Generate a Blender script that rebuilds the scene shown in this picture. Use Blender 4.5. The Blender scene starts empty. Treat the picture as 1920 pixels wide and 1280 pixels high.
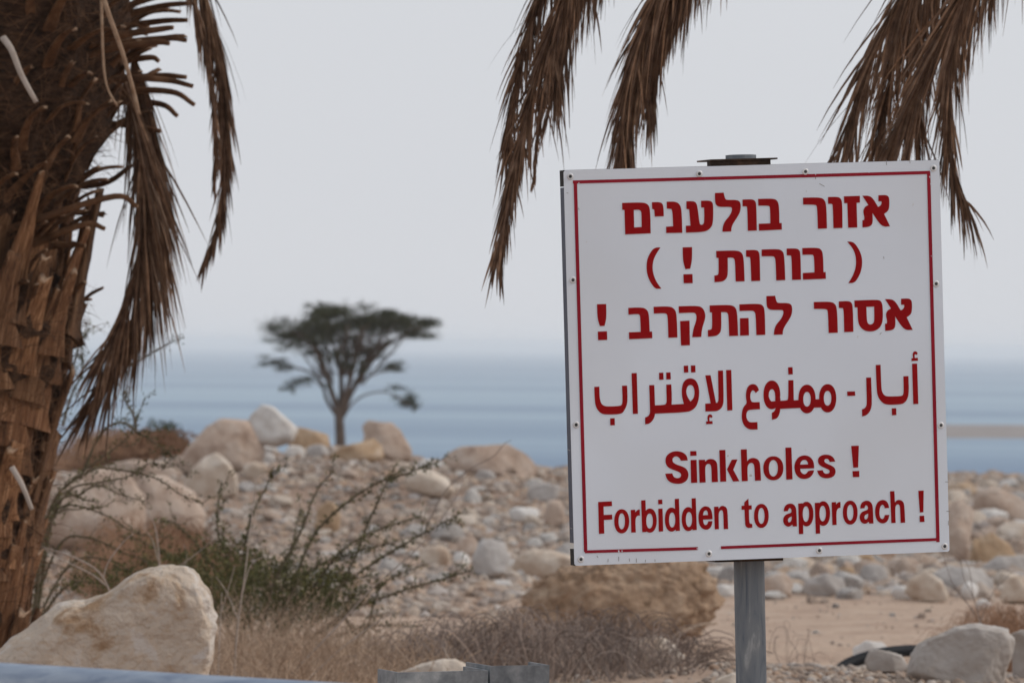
import bpy, bmesh, math, random
import numpy as np
from mathutils import Vector, Matrix, noise
from mathutils.geometry import delaunay_2d_cdt

# ------------------------------------------------------------------ camera, light, exposure
sc = bpy.context.scene
COL = sc.collection
R = math.radians
F = 11200.0                      # focal length in photo pixels (1920 wide)
CAM = Vector((0, 0, 1.5))
ROLL = R(0.6)
RV = Vector((math.cos(ROLL), 0, math.sin(ROLL)))
PITCH = 9 / F
FW = Vector((0, math.cos(PITCH), math.sin(PITCH)))
RV = (RV - FW * RV.dot(FW)).normalized()
UV = RV.cross(FW).normalized()
cd = bpy.data.cameras.new('camera')
cam = bpy.data.objects.new('camera', cd); COL.objects.link(cam)
cd.sensor_width = 36; cd.lens = F / 1920 * 36
cam.matrix_world = Matrix(((RV.x, UV.x, -FW.x, CAM.x), (RV.y, UV.y, -FW.y, CAM.y), (RV.z, UV.z, -FW.z, CAM.z), (0, 0, 0, 1)))
cd.clip_start = 0.5; cd.clip_end = 90000
cd.dof.use_dof = True; cd.dof.focus_distance = 12.2; cd.dof.aperture_fstop = 14; cd.dof.aperture_blades = 7
sc.camera = cam

SUN_EL, SUN_AZ = R(40), R(86)   # azimuth from +Y clockwise: sun to the right, veiled by cloud
w = bpy.data.worlds.new("World"); sc.world = w; w.use_nodes = True
nt = w.node_tree; nt.nodes.clear()
out = nt.nodes.new('ShaderNodeOutputWorld')
sky = nt.nodes.new('ShaderNodeTexSky'); sky.sky_type = 'NISHITA'; sky.sun_disc = False
sky.sun_elevation = SUN_EL; sky.sun_rotation = SUN_AZ; sky.dust_density = 4; sky.air_density = 1.5
b1 = nt.nodes.new('ShaderNodeBackground'); b1.inputs[1].default_value = 0.10
nt.links.new(sky.outputs[0], b1.inputs[0])
tc = nt.nodes.new('ShaderNodeTexCoord'); mp = nt.nodes.new('ShaderNodeMapping'); mp.inputs['Scale'].default_value = (1, 1, 3)
nz = nt.nodes.new('ShaderNodeTexNoise'); nz.inputs['Scale'].default_value = 2.2; nz.inputs['Detail'].default_value = 3
rp = nt.nodes.new('ShaderNodeValToRGB')
rp.color_ramp.elements[0].position = .3; rp.color_ramp.elements[0].color = (0.615, 0.635, 0.674, 1)
rp.color_ramp.elements[1].position = .7; rp.color_ramp.elements[1].color = (0.655, 0.672, 0.712, 1)
b2 = nt.nodes.new('ShaderNodeBackground'); b2.inputs[1].default_value = 1.05
nt.links.new(tc.outputs['Generated'], mp.inputs[0]); nt.links.new(mp.outputs[0], nz.inputs[0])
nt.links.new(nz.outputs[0], rp.inputs[0]); nt.links.new(rp.outputs[0], b2.inputs[0])
mx = nt.nodes.new('ShaderNodeMixShader'); mx.inputs[0].default_value = 0.93
nt.links.new(b1.outputs[0], mx.inputs[1]); nt.links.new(b2.outputs[0], mx.inputs[2]); nt.links.new(mx.outputs[0], out.inputs[0])
sd = bpy.data.lights.new('sun', 'SUN'); sd.energy = 1.5; sd.angle = R(10); sd.color = (1, .95, .88)
sun = bpy.data.objects.new('sun', sd); COL.objects.link(sun)
S = Vector((math.sin(SUN_AZ) * math.cos(SUN_EL), math.cos(SUN_AZ) * math.cos(SUN_EL), math.sin(SUN_EL)))
sun.rotation_euler = S.to_track_quat('Z', 'Y').to_euler()
sc.view_settings.view_transform = 'Standard'; sc.view_settings.look = 'None'
sc.view_settings.exposure = 0.09; sc.view_settings.gamma = 1; sc.view_settings.use_curve_mapping = False
sc.cycles.volume_bounces = 2
sc.cycles.max_bounces = 6

# ------------------------------------------------------------------ helpers
rnd = random.Random(7)
def P(px, py, d):                # the world point seen at a photo pixel, d metres ahead
    v = FW + RV * ((px - 960) / F) + UV * ((640 - py) / F)
    return CAM + v * (d / v.y)
def sm(a, b, x):
    t = min(1, max(0, (x - a) / (b - a))); return t * t * (3 - 2 * t)
def N(x, y, z=0.): return noise.noise(Vector((x, y, z)))

def tag(o, label=None, cat=None, group=None, kind=None):
    if label: o['label'] = label
    if cat: o['category'] = cat
    if group: o['group'] = group
    if kind: o['kind'] = kind
    return o
def empty(name, loc, label, cat, group=None):
    o = bpy.data.objects.new(name, None); COL.objects.link(o); o.location = loc
    o.empty_display_size = .1
    return tag(o, label, cat, group)

class MB:
    def __init__(s): s.V = []; s.F = []; s.T = []; s.M = []
    def add(s, vs, fs, t=.5, m=0):
        b = len(s.V); s.V += [tuple(v) for v in vs]
        s.T += [t] * len(vs)
        s.F += [tuple(i + b for i in f) for f in fs]; s.M += [m] * len(fs)
    def ribbon(s, pts, ws, nrm, t=.5, m=0):
        vs = []
        n = len(pts)
        for i, p in enumerate(pts):
            tg = (pts[min(n - 1, i + 1)] - pts[max(0, i - 1)]); sd_ = tg.cross(nrm)
            if sd_.length < 1e-9: sd_ = Vector((1, 0, 0))
            sd_.normalize(); vs += [p - sd_ * ws[i] * .5, p + sd_ * ws[i] * .5]
        s.add(vs, [(2 * i, 2 * i + 1, 2 * i + 3, 2 * i + 2) for i in range(n - 1)], t, m)
    def tube(s, pts, rs, k=6, t=.5, m=0, flat=1.0, up=None, cap=True, mcap=None):
        vs = []; n = len(pts)
        ref = up or Vector((0.13, -1, 0.21))
        for i, p in enumerate(pts):
            tg = (pts[min(n - 1, i + 1)] - pts[max(0, i - 1)]).normalized()
            a = tg.cross(ref)
            if a.length < 1e-4: a = tg.cross(Vector((1, .1, .2)))
            a.normalize(); b = a.cross(tg)
            for j in range(k):
                th = 2 * math.pi * j / k
                vs.append(p + a * (math.cos(th) * rs[i]) + b * (math.sin(th) * rs[i] * flat))
        fs = [(i * k + j, i * k + (j + 1) % k, (i + 1) * k + (j + 1) % k, (i + 1) * k + j) for i in range(n - 1) for j in range(k)]
        s.add(vs, fs, t, m)
        if cap:
            b0 = len(s.V) - len(vs)
            s.F.append(tuple(b0 + j for j in range(k))[::-1]); s.M.append(m)
            s.F.append(tuple(b0 + (n - 1) * k + j for j in range(k))); s.M.append(m if mcap is None else mcap)
    def box(s, lo, hi, M=None, t=.5, m=0):
        vs = [Vector((x, y, z)) for x in (lo[0], hi[0]) for y in (lo[1], hi[1]) for z in (lo[2], hi[2])]
        if M: vs = [M @ v for v in vs]
        s.add(vs, [(0, 1, 3, 2), (4, 6, 7, 5), (0, 4, 5, 1), (2, 3, 7, 6), (0, 2, 6, 4), (1, 5, 7, 3)], t, m)
    def mesh(s, name, mats, smooth=False, origin=None):
        me = bpy.data.meshes.new(name)
        V = s.V if origin is None else [(v[0] - origin[0], v[1] - origin[1], v[2] - origin[2]) for v in s.V]
        me.from_pydata(V, [], s.F)
        for m_ in (mats if isinstance(mats, (list, tuple)) else [mats]): me.materials.append(m_)
        me.polygons.foreach_set('material_index', s.M)
        if smooth: me.polygons.foreach_set('use_smooth', [True] * len(s.F))
        a = me.attributes.new('tint', 'FLOAT', 'POINT'); a.data.foreach_set('value', s.T)
        me.update(); return me
    def build(s, name, mats, parent=None, smooth=False):
        """parent's transform is translation only here: vertices are given in world coordinates"""
        org = parent_loc(parent)
        me = s.mesh(name, mats, smooth, org)
        o = bpy.data.objects.new(name, me); COL.objects.link(o)
        if parent: o.parent = parent
        return o
def parent_loc(p):
    v = Vector((0, 0, 0))
    while p is not None: v += p.location; p = p.parent
    return v
def obj(name, me, loc=None, parent=None):
    o = bpy.data.objects.new(name, me); COL.objects.link(o)
    if loc is not None: o.location = loc
    if parent: o.parent = parent
    return o

def smooth_line(pts, sub=6):     # Catmull-Rom
    p = [pts[0] * 2 - pts[1]] + list(pts) + [pts[-1] * 2 - pts[-2]]
    o = []
    for i in range(1, len(p) - 2):
        for k in range(sub):
            t = k / sub
            o.append(.5 * ((2 * p[i]) + (p[i + 1] - p[i - 1]) * t + (2 * p[i - 1] - 5 * p[i] + 4 * p[i + 1] - p[i + 2]) * t * t
                     + (3 * p[i] - p[i - 1] - 3 * p[i + 1] + p[i + 2]) * t ** 3))
    o.append(pts[-1].copy()); return o

# ------------------------------------------------------------------ materials
def material(name, stops, scale=8, detail=6, rough=.9, bump=.3, bscale=None, bdist=.01, tint=None, tintamt=.5,
             spec=.2, metal=0., coord='Object', stretch=None, rand=False, dist=0., trans=0., fac_pos=(.3, .7)):
    m = bpy.data.materials.new(name); m.use_nodes = True; t = m.node_tree; n = t.nodes; L = t.links
    bs = n['Principled BSDF']; bs.inputs['Roughness'].default_value = rough
    bs.inputs['Specular IOR Level'].default_value = spec; bs.inputs['Metallic'].default_value = metal
    co = n.new('ShaderNodeTexCoord'); src = co.outputs[coord]
    if rand:
        oi = n.new('ShaderNodeObjectInfo'); ad = n.new('ShaderNodeVectorMath'); ad.operation = 'ADD'
        cm = n.new('ShaderNodeVectorMath'); cm.operation = 'SCALE'; cm.inputs[3].default_value = 37.
        cv = n.new('ShaderNodeCombineXYZ')
        for i in range(3): L.new(oi.outputs['Random'], cv.inputs[i])
        L.new(cv.outputs[0], cm.inputs[0]); L.new(src, ad.inputs[0]); L.new(cm.outputs[0], ad.inputs[1]); src = ad.outputs[0]
    if stretch:
        mp_ = n.new('ShaderNodeMapping'); mp_.inputs['Scale'].default_value = stretch; L.new(src, mp_.inputs[0]); src = mp_.outputs[0]
    nz_ = n.new('ShaderNodeTexNoise'); nz_.inputs['Scale'].default_value = scale; nz_.inputs['Detail'].default_value = detail
    nz_.inputs['Distortion'].default_value = dist; nz_.inputs['Roughness'].default_value = .62
    L.new(src, nz_.inputs['Vector'])
    r_ = n.new('ShaderNodeValToRGB'); cr = r_.color_ramp
    k = len(stops)
    while len(cr.elements) < k: cr.elements.new(.5)
    for i, c in enumerate(stops):
        cr.elements[i].position = fac_pos[0] + (fac_pos[1] - fac_pos[0]) * i / max(1, k - 1); cr.elements[i].color = (*c, 1)
    L.new(nz_.outputs[0], r_.inputs[0]); colr = r_.outputs[0]
    if tint:
        if tint == 'random':
            q = n.new('ShaderNodeObjectInfo'); qo = q.outputs['Random']
        else:
            q = n.new('ShaderNodeAttribute'); q.attribute_name = 'tint'; qo = q.outputs['Fac']
        r2 = n.new('ShaderNodeValToRGB'); c2 = r2.color_ramp; tints = tint_sets[name]
        while len(c2.elements) < len(tints): c2.elements.new(.5)
        for i, c in enumerate(tints):
            c2.elements[i].position = i / max(1, len(tints) - 1); c2.elements[i].color = (*c, 1)
        L.new(qo, r2.inputs[0])
        mm = n.new('ShaderNodeMix'); mm.data_type = 'RGBA'; mm.blend_type = 'MULTIPLY'; mm.inputs[0].default_value = tintamt
        L.new(colr, mm.inputs[6]); L.new(r2.outputs[0], mm.inputs[7]); colr = mm.outputs[2]
    L.new(colr, bs.inputs['Base Color'])
    if bump:
        bn = n.new('ShaderNodeTexNoise'); bn.inputs['Scale'].default_value = bscale or scale * 3; bn.inputs['Detail'].default_value = 8
        L.new(src, bn.inputs['Vector'])
        bp = n.new('ShaderNodeBump'); bp.inputs['Strength'].default_value = bump; bp.inputs['Distance'].default_value = bdist
        L.new(bn.outputs[0], bp.inputs['Height']); L.new(bp.outputs[0], bs.inputs['Normal'])
    m['cr'] = 1
    return m
tint_sets = {
 'limestone': [(1, 1, 1.02), (.98, .93, .86), (.90, .80, .68), (.78, .76, .76), (1.02, .98, .93), (.86, .70, .56), (.98, .95, .92)],
 'gravel': [(1, 1, 1.03), (.75, .68, .62), (.58, .55, .55), (.86, .70, .57), (.95, .90, .85), (.48, .43, .40), (.78, .6, .48), (.66, .60, .56)],
 'dry_leaflet': [(.45, .40, .38), (.8, .75, .72), (1, 1, 1), (1.35, 1.3, 1.25), (.65, .6, .6), (1.1, 1.0, .9), (.5, .45, .42), (1.7, 1.62, 1.5), (.9, .8, .75), (2.3, 2.2, 2.0)],
 'leaf_base': [(.6, .56, .54), (1, 1, 1), (1.1, 1.0, .95), (.75, .7, .68), (1.4, 1.32, 1.25), (.85, .87, .9)],
 'straw': [(.6, .55, .5), (1, 1, 1), (1.35, 1.3, 1.25)],
 'dead_stems': [(.6, .6, .62), (1, 1, 1), (1.5, 1.45, 1.4)],
 'shrub_leaf': [(.6, .65, .6), (1, 1, 1), (1.4, 1.3, .9)],
 'acacia_leaf': [(.6, .65, .6), (1, 1, 1), (1.4, 1.3, .9)],
}
M_rock = material('limestone', [(.44, .36, .29), (.56, .49, .42), (.62, .59, .55)], scale=3.2, bump=.6, bscale=9, bdist=.03, tint='random', tintamt=.95, rand=True)
def rock_mat(name, stops, scale=6, bump=.8, bscale=12, bdist=.03, **k):
    return material(name, stops, scale=scale, bump=bump, bscale=bscale, bdist=bdist, rand=True, **k)
M_white = rock_mat('white_stone', [(.44, .39, .35), (.58, .55, .52), (.64, .62, .60)])
M_cream = rock_mat('cream_stone', [(.38, .28, .21), (.54, .455, .375), (.61, .55, .49)])
M_tan = rock_mat('tan_stone', [(.27, .17, .10), (.40, .28, .18), (.52, .42, .33)])
M_pink = rock_mat('pink_stone', [(.30, .21, .16), (.44, .34, .275), (.50, .42, .36)])
M_grey = rock_mat('grey_stone', [(.30, .27, .25), (.42, .39, .37), (.52, .50, .48)])
M_clod = rock_mat('brown_clod', [(.13, .08, .045), (.31, .21, .14), (.37, .26, .18), (.46, .345, .25)], scale=9, dist=.6, bump=1, bscale=14, bdist=.05)
M_fore = rock_mat('weathered_boulder', [(.32, .21, .13), (.47, .36, .27), (.51, .43, .36), (.55, .45, .36), (.58, .52, .47)], scale=8, bump=1, bscale=26, bdist=.03, fac_pos=(.34, .62), dist=.3)
M_foreg = rock_mat('dusty_boulder', [(.30, .25, .21), (.38, .34, .31), (.47, .44, .42)], scale=6, bump=.7, bscale=22, bdist=.012)
M_gravel = material('gravel', [(.38, .335, .30), (.54, .50, .46)], scale=20, bump=.3, tint='attr', tintamt=1.)
M_ground = material('desert_ground', [(.26, .18, .135), (.37, .265, .20), (.43, .32, .245), (.39, .31, .255)], scale=2.6, detail=12, bump=.8, bscale=14, bdist=.04, fac_pos=(.25, .75), coord='Object')
M_leaf = material('dry_leaflet', [(.075, .042, .026), (.14, .083, .053), (.21, .138, .095)], scale=30, bump=.1, tint='attr', tintamt=1., rough=.7)
M_base = material('leaf_base', [(.035, .016, .009), (.13, .062, .030), (.20, .105, .053), (.38, .24, .15)], scale=24, stretch=(4, 4, .18), fac_pos=(.3, .72), dist=.8, bump=.8, bscale=60, bdist=.01, tint='random', tintamt=1., rough=.75, rand=True)
M_stub = material('petiole', [(.035, .018, .010), (.105, .050, .024), (.185, .098, .052)], scale=14, bump=.6, bscale=50, bdist=.01, rough=.75, rand=True)
M_cut = material('cut_end', [(.22, .13, .08), (.38, .27, .19)], scale=40, bump=.3)
M_fibre = material('palm_fibre', [(.014, .008, .005), (.06, .03, .017), (.11, .06, .035)], scale=25, stretch=(1, 1, 2.5), bump=1, bscale=80, bdist=.03)
M_bark = material('acacia_bark', [(.07, .05, .04), (.15, .115, .095)], scale=6, bump=.5)
M_acleaf = material('acacia_leaf', [(.030, .037, .020), (.060, .068, .034)], scale=2, bump=0, tint='attr', tintamt=1.)
M_shleaf = material('shrub_leaf', [(.055, .058, .024), (.125, .12, .055)], scale=4, bump=0, tint='attr', tintamt=1.)
M_shstem = material('shrub_stem', [(.08, .065, .04), (.16, .125, .085)], scale=8, bump=.3)
M_straw = material('straw', [(.32, .23, .165), (.52, .41, .32)], scale=5, bump=0, tint='attr', tintamt=1.)
M_dead = material('dead_stems', [(.15, .115, .10), (.28, .225, .195)], scale=5, bump=0, tint='attr', tintamt=1.)
M_twig = material('pale_twig', [(.33, .27, .23), (.46, .40, .36)], scale=15, bump=.3)
M_orange = material('orange_dry_shrub', [(.20, .11, .065), (.32, .19, .12)], scale=5, bump=0)
M_hose = material('black_rubber', [(.007, .008, .011), (.013, .015, .019)], scale=8, bump=.1, rough=.6, spec=.12)
# ------------------------------------------------------------------ terrain
SEA_Z = -10.5
def crest(x): return .318 + .05 * sm(.2, .8, x) + .02 * N(x * 1.3, 5.1) + .012 * N(x * 5, 9.)
def gz(x, y):
    z = -.05 + .03 * N(x * .8, y * .5, 3.) if y < 30 else .03 * N(x * .6, y * .4, 3.)
    z *= sm(11, 15, y)
    z += crest(x) * sm(12.5, 17.6, y) * (1 - sm(22.0, 25.6, y))
    # rubble mound left of the sign
    ml = math.exp(-((x + 1.6) / 3.0) ** 2 - ((y - 57) / 8.) ** 2)
    z += .42 * ml + (.10 * N(x * .9, y * .33, 1.) * sm(34, 42, y))
    if y > 70: z -= min(12.2, (y - 70) * .034 * sm(70, 80, y))
    return z
def hit(px, py, d0=18., d1=300.):
    d = d0
    while d < d1:
        p = P(px, py, d)
        if p.z < gz(p.x, p.y): return d
        d += max(.05, d * .004)
    return d1
def axis(segs):
    o = [segs[0][0]]
    for a, b, s in segs:
        k = max(1, int(round((b - a) / s)))
        o += [a + (b - a) * (i + 1) / k for i in range(k)]
    return o
xs = axis([(-60000, -8000, 26000), (-8000, -800, 2400), (-800, -100, 175), (-100, -20, 10), (-20, -6, 1.4), (-6, 6, .16), (6, 20, 1.4), (20, 130, 7), (130, 800, 100), (800, 8000, 2400), (8000, 60000, 26000)])
ys = axis([(-400, -20, 60), (-20, 12, 4), (12, 19, .6), (19, 27, .11), (27, 72, .35), (72, 120, 2), (120, 500, 20), (500, 780, 40), (780, 1030, 8), (1030, 2000, 120), (2000, 60000, 14500)])
V = [(x, y, gz(x, y)) for y in ys for x in xs]
nx = len(xs)
Fc = [(j * nx + i, j * nx + i + 1, (j + 1) * nx + i + 1, (j + 1) * nx + i) for j in range(len(ys) - 1) for i in range(nx - 1)]
me = bpy.data.meshes.new('ground'); me.from_pydata(V, [], Fc); me.materials.append(M_ground)
me.polygons.foreach_set('use_smooth', [True] * len(Fc)); me.update()
def rubble_shade(x, y):
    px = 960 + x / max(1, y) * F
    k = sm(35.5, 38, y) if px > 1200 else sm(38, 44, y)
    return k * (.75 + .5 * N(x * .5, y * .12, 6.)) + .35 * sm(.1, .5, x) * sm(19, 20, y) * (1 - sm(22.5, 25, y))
at = me.attributes.new('rubble_shade', 'FLOAT', 'POINT'); at.data.foreach_set('value', [max(0, min(1, rubble_shade(q[0], q[1]))) for q in V])
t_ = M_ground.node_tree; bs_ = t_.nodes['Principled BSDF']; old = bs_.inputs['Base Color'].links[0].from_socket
an_ = t_.nodes.new('ShaderNodeAttribute'); an_.attribute_name = 'rubble_shade'
mx_ = t_.nodes.new('ShaderNodeMix'); mx_.data_type = 'RGBA'; mx_.blend_type = 'MULTIPLY'; mx_.inputs[7].default_value = (.60, .56, .54, 1)  # darker soil under rubble: shade between the stones painted into its colour
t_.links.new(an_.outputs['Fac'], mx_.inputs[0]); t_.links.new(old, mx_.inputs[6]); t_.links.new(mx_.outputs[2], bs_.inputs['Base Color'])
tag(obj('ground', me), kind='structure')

# the sea: ruffled and calm belts, their uneven reflection painted into the colour
def sea_material():
    m = bpy.data.materials.new('sea_water'); m.use_nodes = True; t = m.node_tree; n = t.nodes; L = t.links
    bs = n['Principled BSDF']
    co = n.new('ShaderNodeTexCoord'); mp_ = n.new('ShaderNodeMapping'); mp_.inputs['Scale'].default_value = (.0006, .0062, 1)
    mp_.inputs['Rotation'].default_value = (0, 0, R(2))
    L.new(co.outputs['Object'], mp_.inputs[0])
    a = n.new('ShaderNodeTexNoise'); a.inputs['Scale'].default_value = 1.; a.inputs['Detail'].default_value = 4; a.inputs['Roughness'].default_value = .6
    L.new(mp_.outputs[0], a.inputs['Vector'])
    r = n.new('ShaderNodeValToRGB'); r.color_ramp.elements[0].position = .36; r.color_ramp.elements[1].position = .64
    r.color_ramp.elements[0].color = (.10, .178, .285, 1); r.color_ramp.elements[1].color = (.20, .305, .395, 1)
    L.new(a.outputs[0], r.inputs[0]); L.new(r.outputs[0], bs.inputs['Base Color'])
    r2 = n.new('ShaderNodeMapRange'); r2.inputs[3].default_value = .55; r2.inputs[4].default_value = .35
    L.new(a.outputs[0], r2.inputs[0]); L.new(r2.outputs[0], bs.inputs['Roughness'])
    bs.inputs['Specular IOR Level'].default_value = .12
    b = n.new('ShaderNodeTexNoise'); b.inputs['Scale'].default_value = .8; b.inputs['Detail'].default_value = 4
    m2 = n.new('ShaderNodeMapping'); m2.inputs['Scale'].default_value = (.5, 1.5, 1); L.new(co.outputs['Object'], m2.inputs[0]); L.new(m2.outputs[0], b.inputs['Vector'])
    bp = n.new('ShaderNodeBump'); bp.inputs['Strength'].default_value = .5; bp.inputs['Distance'].default_value = .3
    L.new(b.outputs[0], bp.inputs['Height']); L.new(bp.outputs[0], bs.inputs['Normal'])
    return m
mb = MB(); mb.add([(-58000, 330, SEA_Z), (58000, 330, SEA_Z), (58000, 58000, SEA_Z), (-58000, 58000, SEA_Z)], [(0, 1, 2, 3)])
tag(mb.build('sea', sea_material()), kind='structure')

# low sand spit out in the water, distance haze painted into its grey
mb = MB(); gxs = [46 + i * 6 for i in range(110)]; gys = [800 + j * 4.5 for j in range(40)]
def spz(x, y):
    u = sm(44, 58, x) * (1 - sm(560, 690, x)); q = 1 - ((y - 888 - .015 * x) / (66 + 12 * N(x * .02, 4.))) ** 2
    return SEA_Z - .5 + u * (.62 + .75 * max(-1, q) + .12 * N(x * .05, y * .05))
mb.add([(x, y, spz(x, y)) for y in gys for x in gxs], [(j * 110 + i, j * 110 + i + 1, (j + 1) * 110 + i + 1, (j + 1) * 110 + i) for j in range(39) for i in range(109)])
M_hazed_sand = material('hazed_sand', [(.20, .17, .155), (.27, .235, .22)], scale=.05, bump=0)
tag(mb.build('sand_spit', M_hazed_sand, None, True), kind='structure')

# ------------------------------------------------------------------ rocks
_ico = {}
def ico(n):
    if n not in _ico:
        bm = bmesh.new(); bmesh.ops.create_icosphere(bm, subdivisions=n, radius=1)
        v = np.array([tuple(q.co) for q in bm.verts]); f = [tuple(q.index for q in g.verts) for g in bm.faces]; bm.free()
        _ico[n] = (v, f)
    return _ico[n]
def carve(v, seed, cuts=7, amp=.10, freq=1.6, fine=.02, lo=.62, hi=.9):
    r = random.Random(seed)
    for _ in range(cuts):
        n = np.array([r.gauss(0, 1), r.gauss(0, 1), r.gauss(0, 1)]); n /= np.linalg.norm(n); h = r.uniform(lo, hi)
        q = np.maximum(0, v @ n - h); v = v - np.outer(q * .92, n)
    o = r.uniform(0, 90)
    for i in range(len(v)):
        p = Vector(v[i])
        k = 1 + amp * noise.noise(p * freq + Vector((o, o, o))) + fine * noise.fractal(p * freq * 3.5 + Vector((o, 0, o)), 1, 2, 4)
        v[i] = v[i] * k
    return v
_rock = {}
def rock_mesh(k, mat, sub=3, flat=.62):
    key = (k, mat.name, sub)
    if key not in _rock:
        v, f = ico(sub); v = carve(v.copy(), 100 + k, cuts=10 + k % 5, amp=.22, fine=.06, lo=.48, hi=.82)
        r = random.Random(k); v = v * np.array([1, r.uniform(.7, .95), flat * r.uniform(.8, 1.2)])
        me = bpy.data.meshes.new('rock'); me.from_pydata([tuple(q) for q in v], [], f); me.materials.append(mat)
        me.polygons.foreach_set('use_smooth', [True] * len(f)); me.update(); _rock[key] = me
    return _rock[key]
def hero(name, outline, label, mat, d=None, sub=4, depth=.8, seed=1, cat='rock', fine=.02, block=.55, amp=.09, freq=1.9, cuts=9, group=None):
    """a boulder whose front profile follows the given outline, with its own depth; base set on the ground"""
    cx = (min(p[0] for p in outline) + max(p[0] for p in outline)) / 2
    cy = (min(p[1] for p in outline) + max(p[1] for p in outline)) / 2
    by = max(p[1] for p in outline)
    if d is None: d = hit(cx, by - 2)
    if d > 33: d = min(d, hit(cx, by - 3, 30.))
    s = d / F
    ang = sorted((math.atan2(-(p[1] - cy), p[0] - cx), math.hypot(p[0] - cx, p[1] - cy)) for p in outline)
    A = np.array([a for a, _ in ang]); Rr = np.array([q for _, q in ang])
    A = np.concatenate([A - 2 * math.pi, A, A + 2 * math.pi]); Rr = np.concatenate([Rr, Rr, Rr])
    v, f = ico(sub); v = v.copy()
    th = np.arctan2(v[:, 2], v[:, 0]); rho = np.hypot(v[:, 0], v[:, 2])
    # cartesian interpolation of the outline between its corners keeps edges straight
    X = Rr * np.cos(A); Z = Rr * np.sin(A)
    idx = np.clip(np.searchsorted(A, th) - 1, 0, len(A) - 2)
    x0, z0, x1, z1 = X[idx], Z[idx], X[idx + 1], Z[idx + 1]
    den = np.cos(th) * (z1 - z0) - np.sin(th) * (x1 - x0)
    RR = (x0 * (z1 - z0) - z0 * (x1 - x0)) / np.where(np.abs(den) < 1e-9, 1e-9, den)
    RR = np.clip(RR, 2, Rr.max() * 1.05) * s
    rr = RR * rho ** block
    wdt = (max(p[0] for p in outline) - min(p[0] for p in outline)) * s; hgt = (by - min(p[1] for p in outline)) * s
    dep = depth * .5 * (wdt + hgt) * .5
    vv = np.stack([rr * np.cos(th), v[:, 1] * dep, rr * np.sin(th)], 1)
    r = random.Random(seed); o = r.uniform(0, 50); sc_ = max(wdt, hgt) * .5
    for _ in range(cuts):            # chipped faces on the near side
        n = np.array([r.uniform(-.6, .6), -1, r.uniform(-.25, .7)]); n /= np.linalg.norm(n)
        h = np.max(vv @ n) * r.uniform(.70, .92); q = np.maximum(0, vv @ n - h); vv = vv - np.outer(q * .9, n)
    for i in range(len(vv)):
        p = Vector(vv[i]) / sc_
        k = 1 + amp * noise.noise(p * freq + Vector((o, o, 0))) + fine * noise.fractal(p * freq * 4 + Vector((0, o, o)), 1, 2, 5)
        vv[i] = vv[i] * k
    c = P(cx, cy, d) + Vector((0, dep * .3, 0))
    me = bpy.data.meshes.new(name); me.from_pydata([tuple(q) for q in vv], [], f); me.materials.append(mat)
    me.polygons.foreach_set('use_smooth', [True] * len(f)); me.update()
    o_ = obj(name, me, c)
    # bed it: extend underside down to the ground
    g = gz(c.x, c.y); bottom = c.z - (by - cy) * s
    if bottom > g + .01 and bottom - g < .25 * max(wdt, hgt) + .08:
        z = np.array([q[2] for q in vv]); k = (g - .02 - bottom)
        for i, q in enumerate(me.vertices):
            if q.co.z < 0: q.co.z += k * (q.co.z / z.min())
    occupied.append((c.x, c.y, max(wdt, .1) * .5))
    return tag(o_, label, cat, group)
occupied = []
def E(cx, cy, w, h, seed=0, n=9):    # irregular roundish outline
    r = random.Random(seed * 7 + int(cx)); o = []
    for i in range(n):
        a = 2 * math.pi * (i + r.uniform(-.25, .25)) / n; k = r.uniform(.86, 1.08)
        o.append((cx + w / 2 * k * math.copysign(abs(math.cos(a)) ** .85, math.cos(a)), cy + h / 2 * k * math.copysign(abs(math.sin(a)) ** .85, math.sin(a))))
    return o

hero('boulder', [(-60, 1240), (0, 1212), (30, 1190), (60, 1170), (110, 1131), (160, 1125), (200, 1110), (250, 1075), (300, 1058), (345, 1058), (375, 1080), (395, 1120), (402, 1180), (395, 1230), (385, 1265), (300, 1330), (150, 1340), (-60, 1330)],
     'big pitted cream boulder at bottom left behind the steel rail', M_fore, d=17.9, sub=6, depth=.5, seed=3, cat='boulder', fine=.05, block=.45, amp=.03, cuts=2)
hero('boulder', [(1712, 1226), (1722, 1208), (1745, 1193), (1790, 1175), (1830, 1171), (1890, 1178), (1900, 1195), (1894, 1240), (1890, 1300), (1830, 1310), (1750, 1290), (1705, 1262)],
     'pale grey dusty boulder on the gravel at bottom right beside the black hose', M_foreg, d=21.3, sub=6, depth=.8, seed=8, cat='boulder', fine=.035, block=.5, cuts=4)
hero('rock', [(1896, 1188), (1915, 1180), (1960, 1186), (1965, 1215), (1900, 1214)], 'pale rock cut by the right frame edge just behind the dusty grey boulder', M_foreg, d=21.9, sub=5, seed=5)
hero('boulder', [(975, 1160), (985, 1120), (1010, 1090), (1050, 1068), (1120, 1045), (1250, 1045), (1310, 1058), (1340, 1095), (1340, 1135), (1305, 1180), (1200, 1205), (1060, 1200)],
     'crumbly orange-brown earth boulder full of holes below the sign, left of its post', M_clod, d=30., sub=6, depth=.7, seed=12, cat='boulder', fine=.10, block=.5, amp=.08, freq=3.4, cuts=1)
hero('rock', [(1160, 1225), (1190, 1200), (1230, 1190), (1262, 1203), (1285, 1230), (1265, 1256), (1200, 1258)], 'pale rock half sunk in dead brush below the crumbly brown boulder', M_cream, d=22.2, sub=5, seed=5, cuts=6)
hero('rock', [(1325, 1290), (1345, 1272), (1372, 1261), (1410, 1262), (1420, 1300), (1340, 1305)], 'pale stone at the bottom edge touching the left side of the sign post', M_cream, d=20.7, sub=5, seed=6)
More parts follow.
